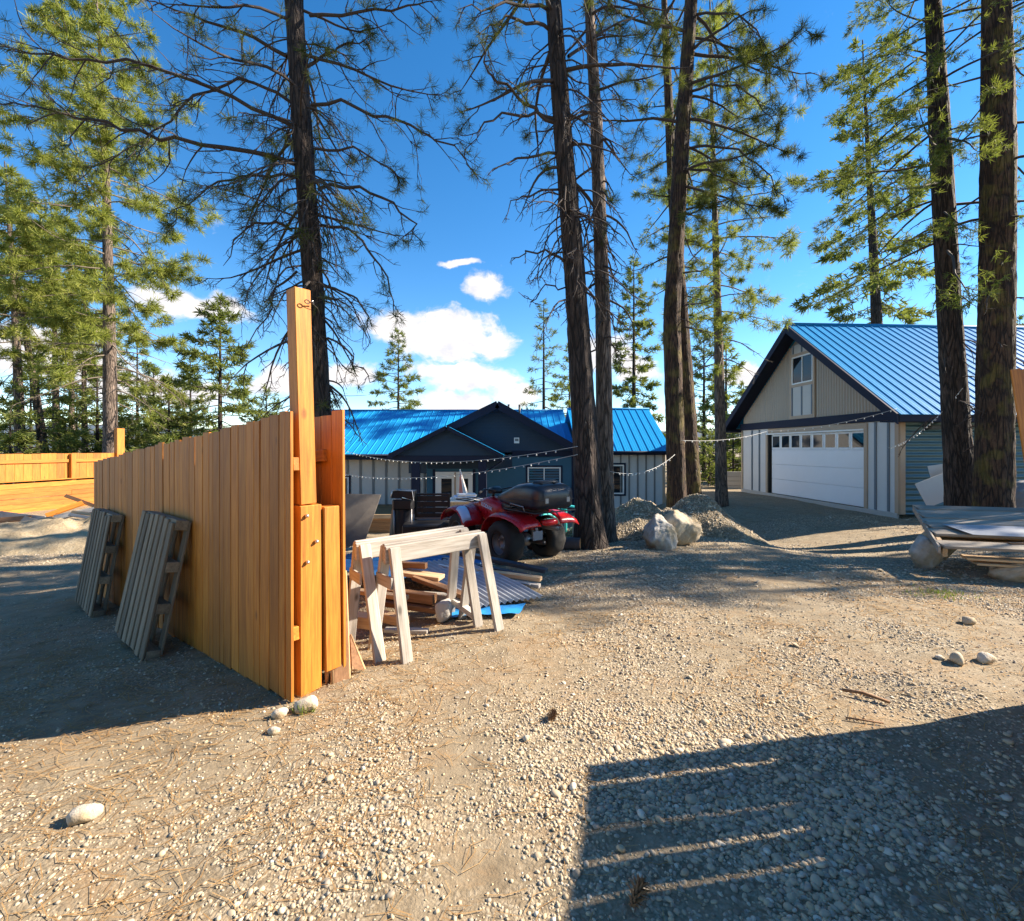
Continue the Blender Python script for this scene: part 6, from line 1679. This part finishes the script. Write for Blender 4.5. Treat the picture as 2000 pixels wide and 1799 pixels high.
# --- boards leaning at the fence end and the big dark plywood sheet
def slab(name, pts, th, axis, mat, label, cat, edge=None):
    o = thing(name, tuple(Vector(pts[0])), label, cat); obj('face', poly_prism(pts, th, axis), mat, o)
    if edge:
        P_ = [Vector(p) + Vector(axis) * th * .5 for p in pts]; tube_obj('edge', P_ + [P_[0]], th * .52, edge, o, 6)
    return o
def leaning():
    def pt(px, py, D): return at(px, py, D)
    a = [pt(648, 1345, 3.10), pt(660, 1345, 3.14), pt(648, 1120, 3.30), pt(668, 1035, 3.45), pt(645, 1005, 3.45), pt(640, 1100, 3.3)]
    slab('brown_panel', [pt(640, 1338, 3.13), pt(662, 1120, 3.28), pt(669, 1038, 3.36), pt(646, 1004, 3.36), pt(628, 1120, 3.28)], .02, (FD.x, FD.y, 0), M['panel_brown'], 'orange-brown panel with clipped corner leaning behind the fence end', 'panel', M['osb_edge'])
    slab('dark_panel', [pt(652, 1342, 3.10), pt(684, 1340, 3.16), pt(676, 1116, 3.36), pt(645, 1112, 3.32)], .025, (FD.x, FD.y, 0), M['brown_wood'], 'dark brown plank leaning right at the fence end', 'panel', M['osb_edge'])
    slab('plywood_offcut', [pt(688, 1310, 3.22), pt(712, 1308, 3.26), pt(684, 1240, 3.40), pt(680, 1248, 3.4)], .015, (0, 1, 0), M['brown_wood'], 'small triangular brown offcut on the ground at the fence end', 'offcut', M['osb_edge'])
    D = 8.6
    b = [at(644, 1082, 8.0), at(712, 1058, 8.2), at(744, 966, 8.6), at(640, 964, 8.5)]
    s = slab('plywood_sheet', b, .02, (.1, 1, 0), M['osb'], 'big dark weathered plywood sheet standing behind the fence end', 'plywood')
    # faded dark stamp on the sheet: a row of worn strokes
    rs = np.random.RandomState(2); c0 = at(657, 1000, 8.35); c1 = at(708, 996, 8.42)
    xs = np.linspace(0, 1, 9); 
    nrm = (Vector(b[1]) - Vector(b[0])).cross(Vector(b[3]) - Vector(b[0])).normalized()
    if nrm.y > 0: nrm = -nrm
    def onp(px, py):
        dr = Vector(((px - CX) / F, 1.0, (HY - py) / F)); o = Vector((0, 0, EYE)); t = (Vector(b[0]) - o).dot(nrm) / dr.dot(nrm); return o + dr * t + nrm * .004
    strokes = [((658, 993), (668, 996)), ((664, 990), (662, 1002)), ((671, 992), (669, 1003)), ((672, 992), (677, 997)), ((680, 994), (684, 996)), ((687, 991), (684, 1003)), ((690, 992), (690, 1002)), ((694, 991), (700, 993)), ((697, 992), (694, 1002)), ((703, 991), (710, 992)), ((706, 992), (703, 1003)), ((659, 1001), (668, 999))]
    for (p0, p1) in strokes: beam('stamp_mark', onp(*p0), onp(*p1), .028, .002, M['black'], s, tuple(nrm), .0005)
leaning()

# --- junk heap by the far fence
def junk():
    gj = 'scrap timber in front of the far fence'
    def bm_(p0, p1, w, t_, m_, lab): tag(beam('timber', p0, p1, w, t_, M[m_], None, (0, -1, .6)), lab, 'timber', gj)
    bm_(at(128, 968, 14.0), at(195, 992, 13.8), .10, .05, 'brown_wood', 'dark timber sloping down right against the far fence')
    bm_(at(90, 1008, 13.2), at(162, 982, 13.8), .16, .06, 'fence', 'orange board rising to the right before the far fence')
    bm_(at(105, 1012, 12.9), at(200, 992, 13.2), .16, .05, 'old_wood', 'pale grey board next to the rising orange one')
    bm_(at(135, 1005, 12.7), at(205, 1016, 12.5), .08, .04, 'old_wood', 'thin pale lath lowest at the near fence')
    bm_(at(140, 1000, 12.9), at(205, 1008, 12.7), .08, .04, 'raw_wood', 'tan lath above the lowest one')
    bm_(at(-20, 1003, 13.0), at(85, 1016, 12.6), .20, .05, 'old_wood', 'wide pale board at the left edge before the far fence')
    bm_(at(-30, 1018, 12.4), at(60, 1012, 12.6), .14, .05, 'brown_wood', 'brown board at the left edge under the wide pale one')
    bm_(at(-20, 1048, 11.4), at(52, 1026, 12.0), .12, .06, 'grey_boards', 'grey board sloping up from the left edge over the sand')
    bm_(at(62, 1025, 11.8), at(118, 1054, 11.0), .09, .04, 'grey_boards', 'bluish grey lath lying down the sandy mound')
    bm_(at(40, 1020, 12.0), at(72, 1030, 11.8), .35, .05, 'grey_boards', 'short wide grey board on top of the sandy mound')
junk()

# --- string lights
def string_lights(pts, sag, n, label, seed):
    pts = [Vector(p) for p in pts]; rs = np.random.RandomState(seed); P_ = []
    for k in range(len(pts) - 1):
        a, b = pts[k], pts[k + 1]
        for i in range(24 if k == len(pts) - 2 else 23):
            t = i / 23; P_.append(a.lerp(b, t) - Vector((0, 0, sag[k] * 4 * t * (1 - t))))
    o = thing('string_lights', tuple(P_[0]), label, 'string lights', 'strings of small bulbs')
    tube_obj('cable', P_, .005, M['wire'], o, 5)
    if 'bulb' not in _bc:
        _bc['bulb'] = lathe([(.006, 0), (.010, -.012), (.010, -.028), (.021, -.045), (.022, -.062), (.012, -.08), (0, -.084)], 8); _bc['bulb'].materials.append(M['bulb'])
    idx = np.linspace(1, len(P_) - 2, n)
    for i in idx:
        k = int(i); f = i - k; p = P_[k].lerp(P_[min(k + 1, len(P_) - 1)], f)
        obj('bulb', _bc['bulb'], M['bulb'], o, Matrix.Translation(p) @ Matrix.Scale(.55, 4) @ Matrix.Rotation(rs.normal(0, .35), 4, 'X') @ Matrix.Rotation(rs.normal(0, .35), 4, 'Y'))
t8 = at(1128, 872, 7.55); t8b = at(1128, 888, 7.55)
string_lights([at(640, 868, 15.8), at(1128, 872, 7.6)], [.42], 44, 'upper string of lights in front of the house porch', 1)
string_lights([at(640, 920, 14.5), at(1128, 888, 7.6)], [.30], 44, 'lower string of lights in front of the house porch', 2)
string_lights([at(1192, 921, 8.1), at(1318, 888, 10.3)], [.18], 16, 'short string of lights across the window right of the twin trunks', 3)
string_lights([at(1330, 860, 10.3), at(1500, 842, 12.5), at(1752, 798, 11.7)], [.10, .12], 30, 'string of lights across the top of the garage door', 4)
string_lights([at(1735, 875, 11.4), at(1880, 758, 9.9)], [.22], 26, 'string of lights sagging from the garage corner to the leaning trunk', 5)
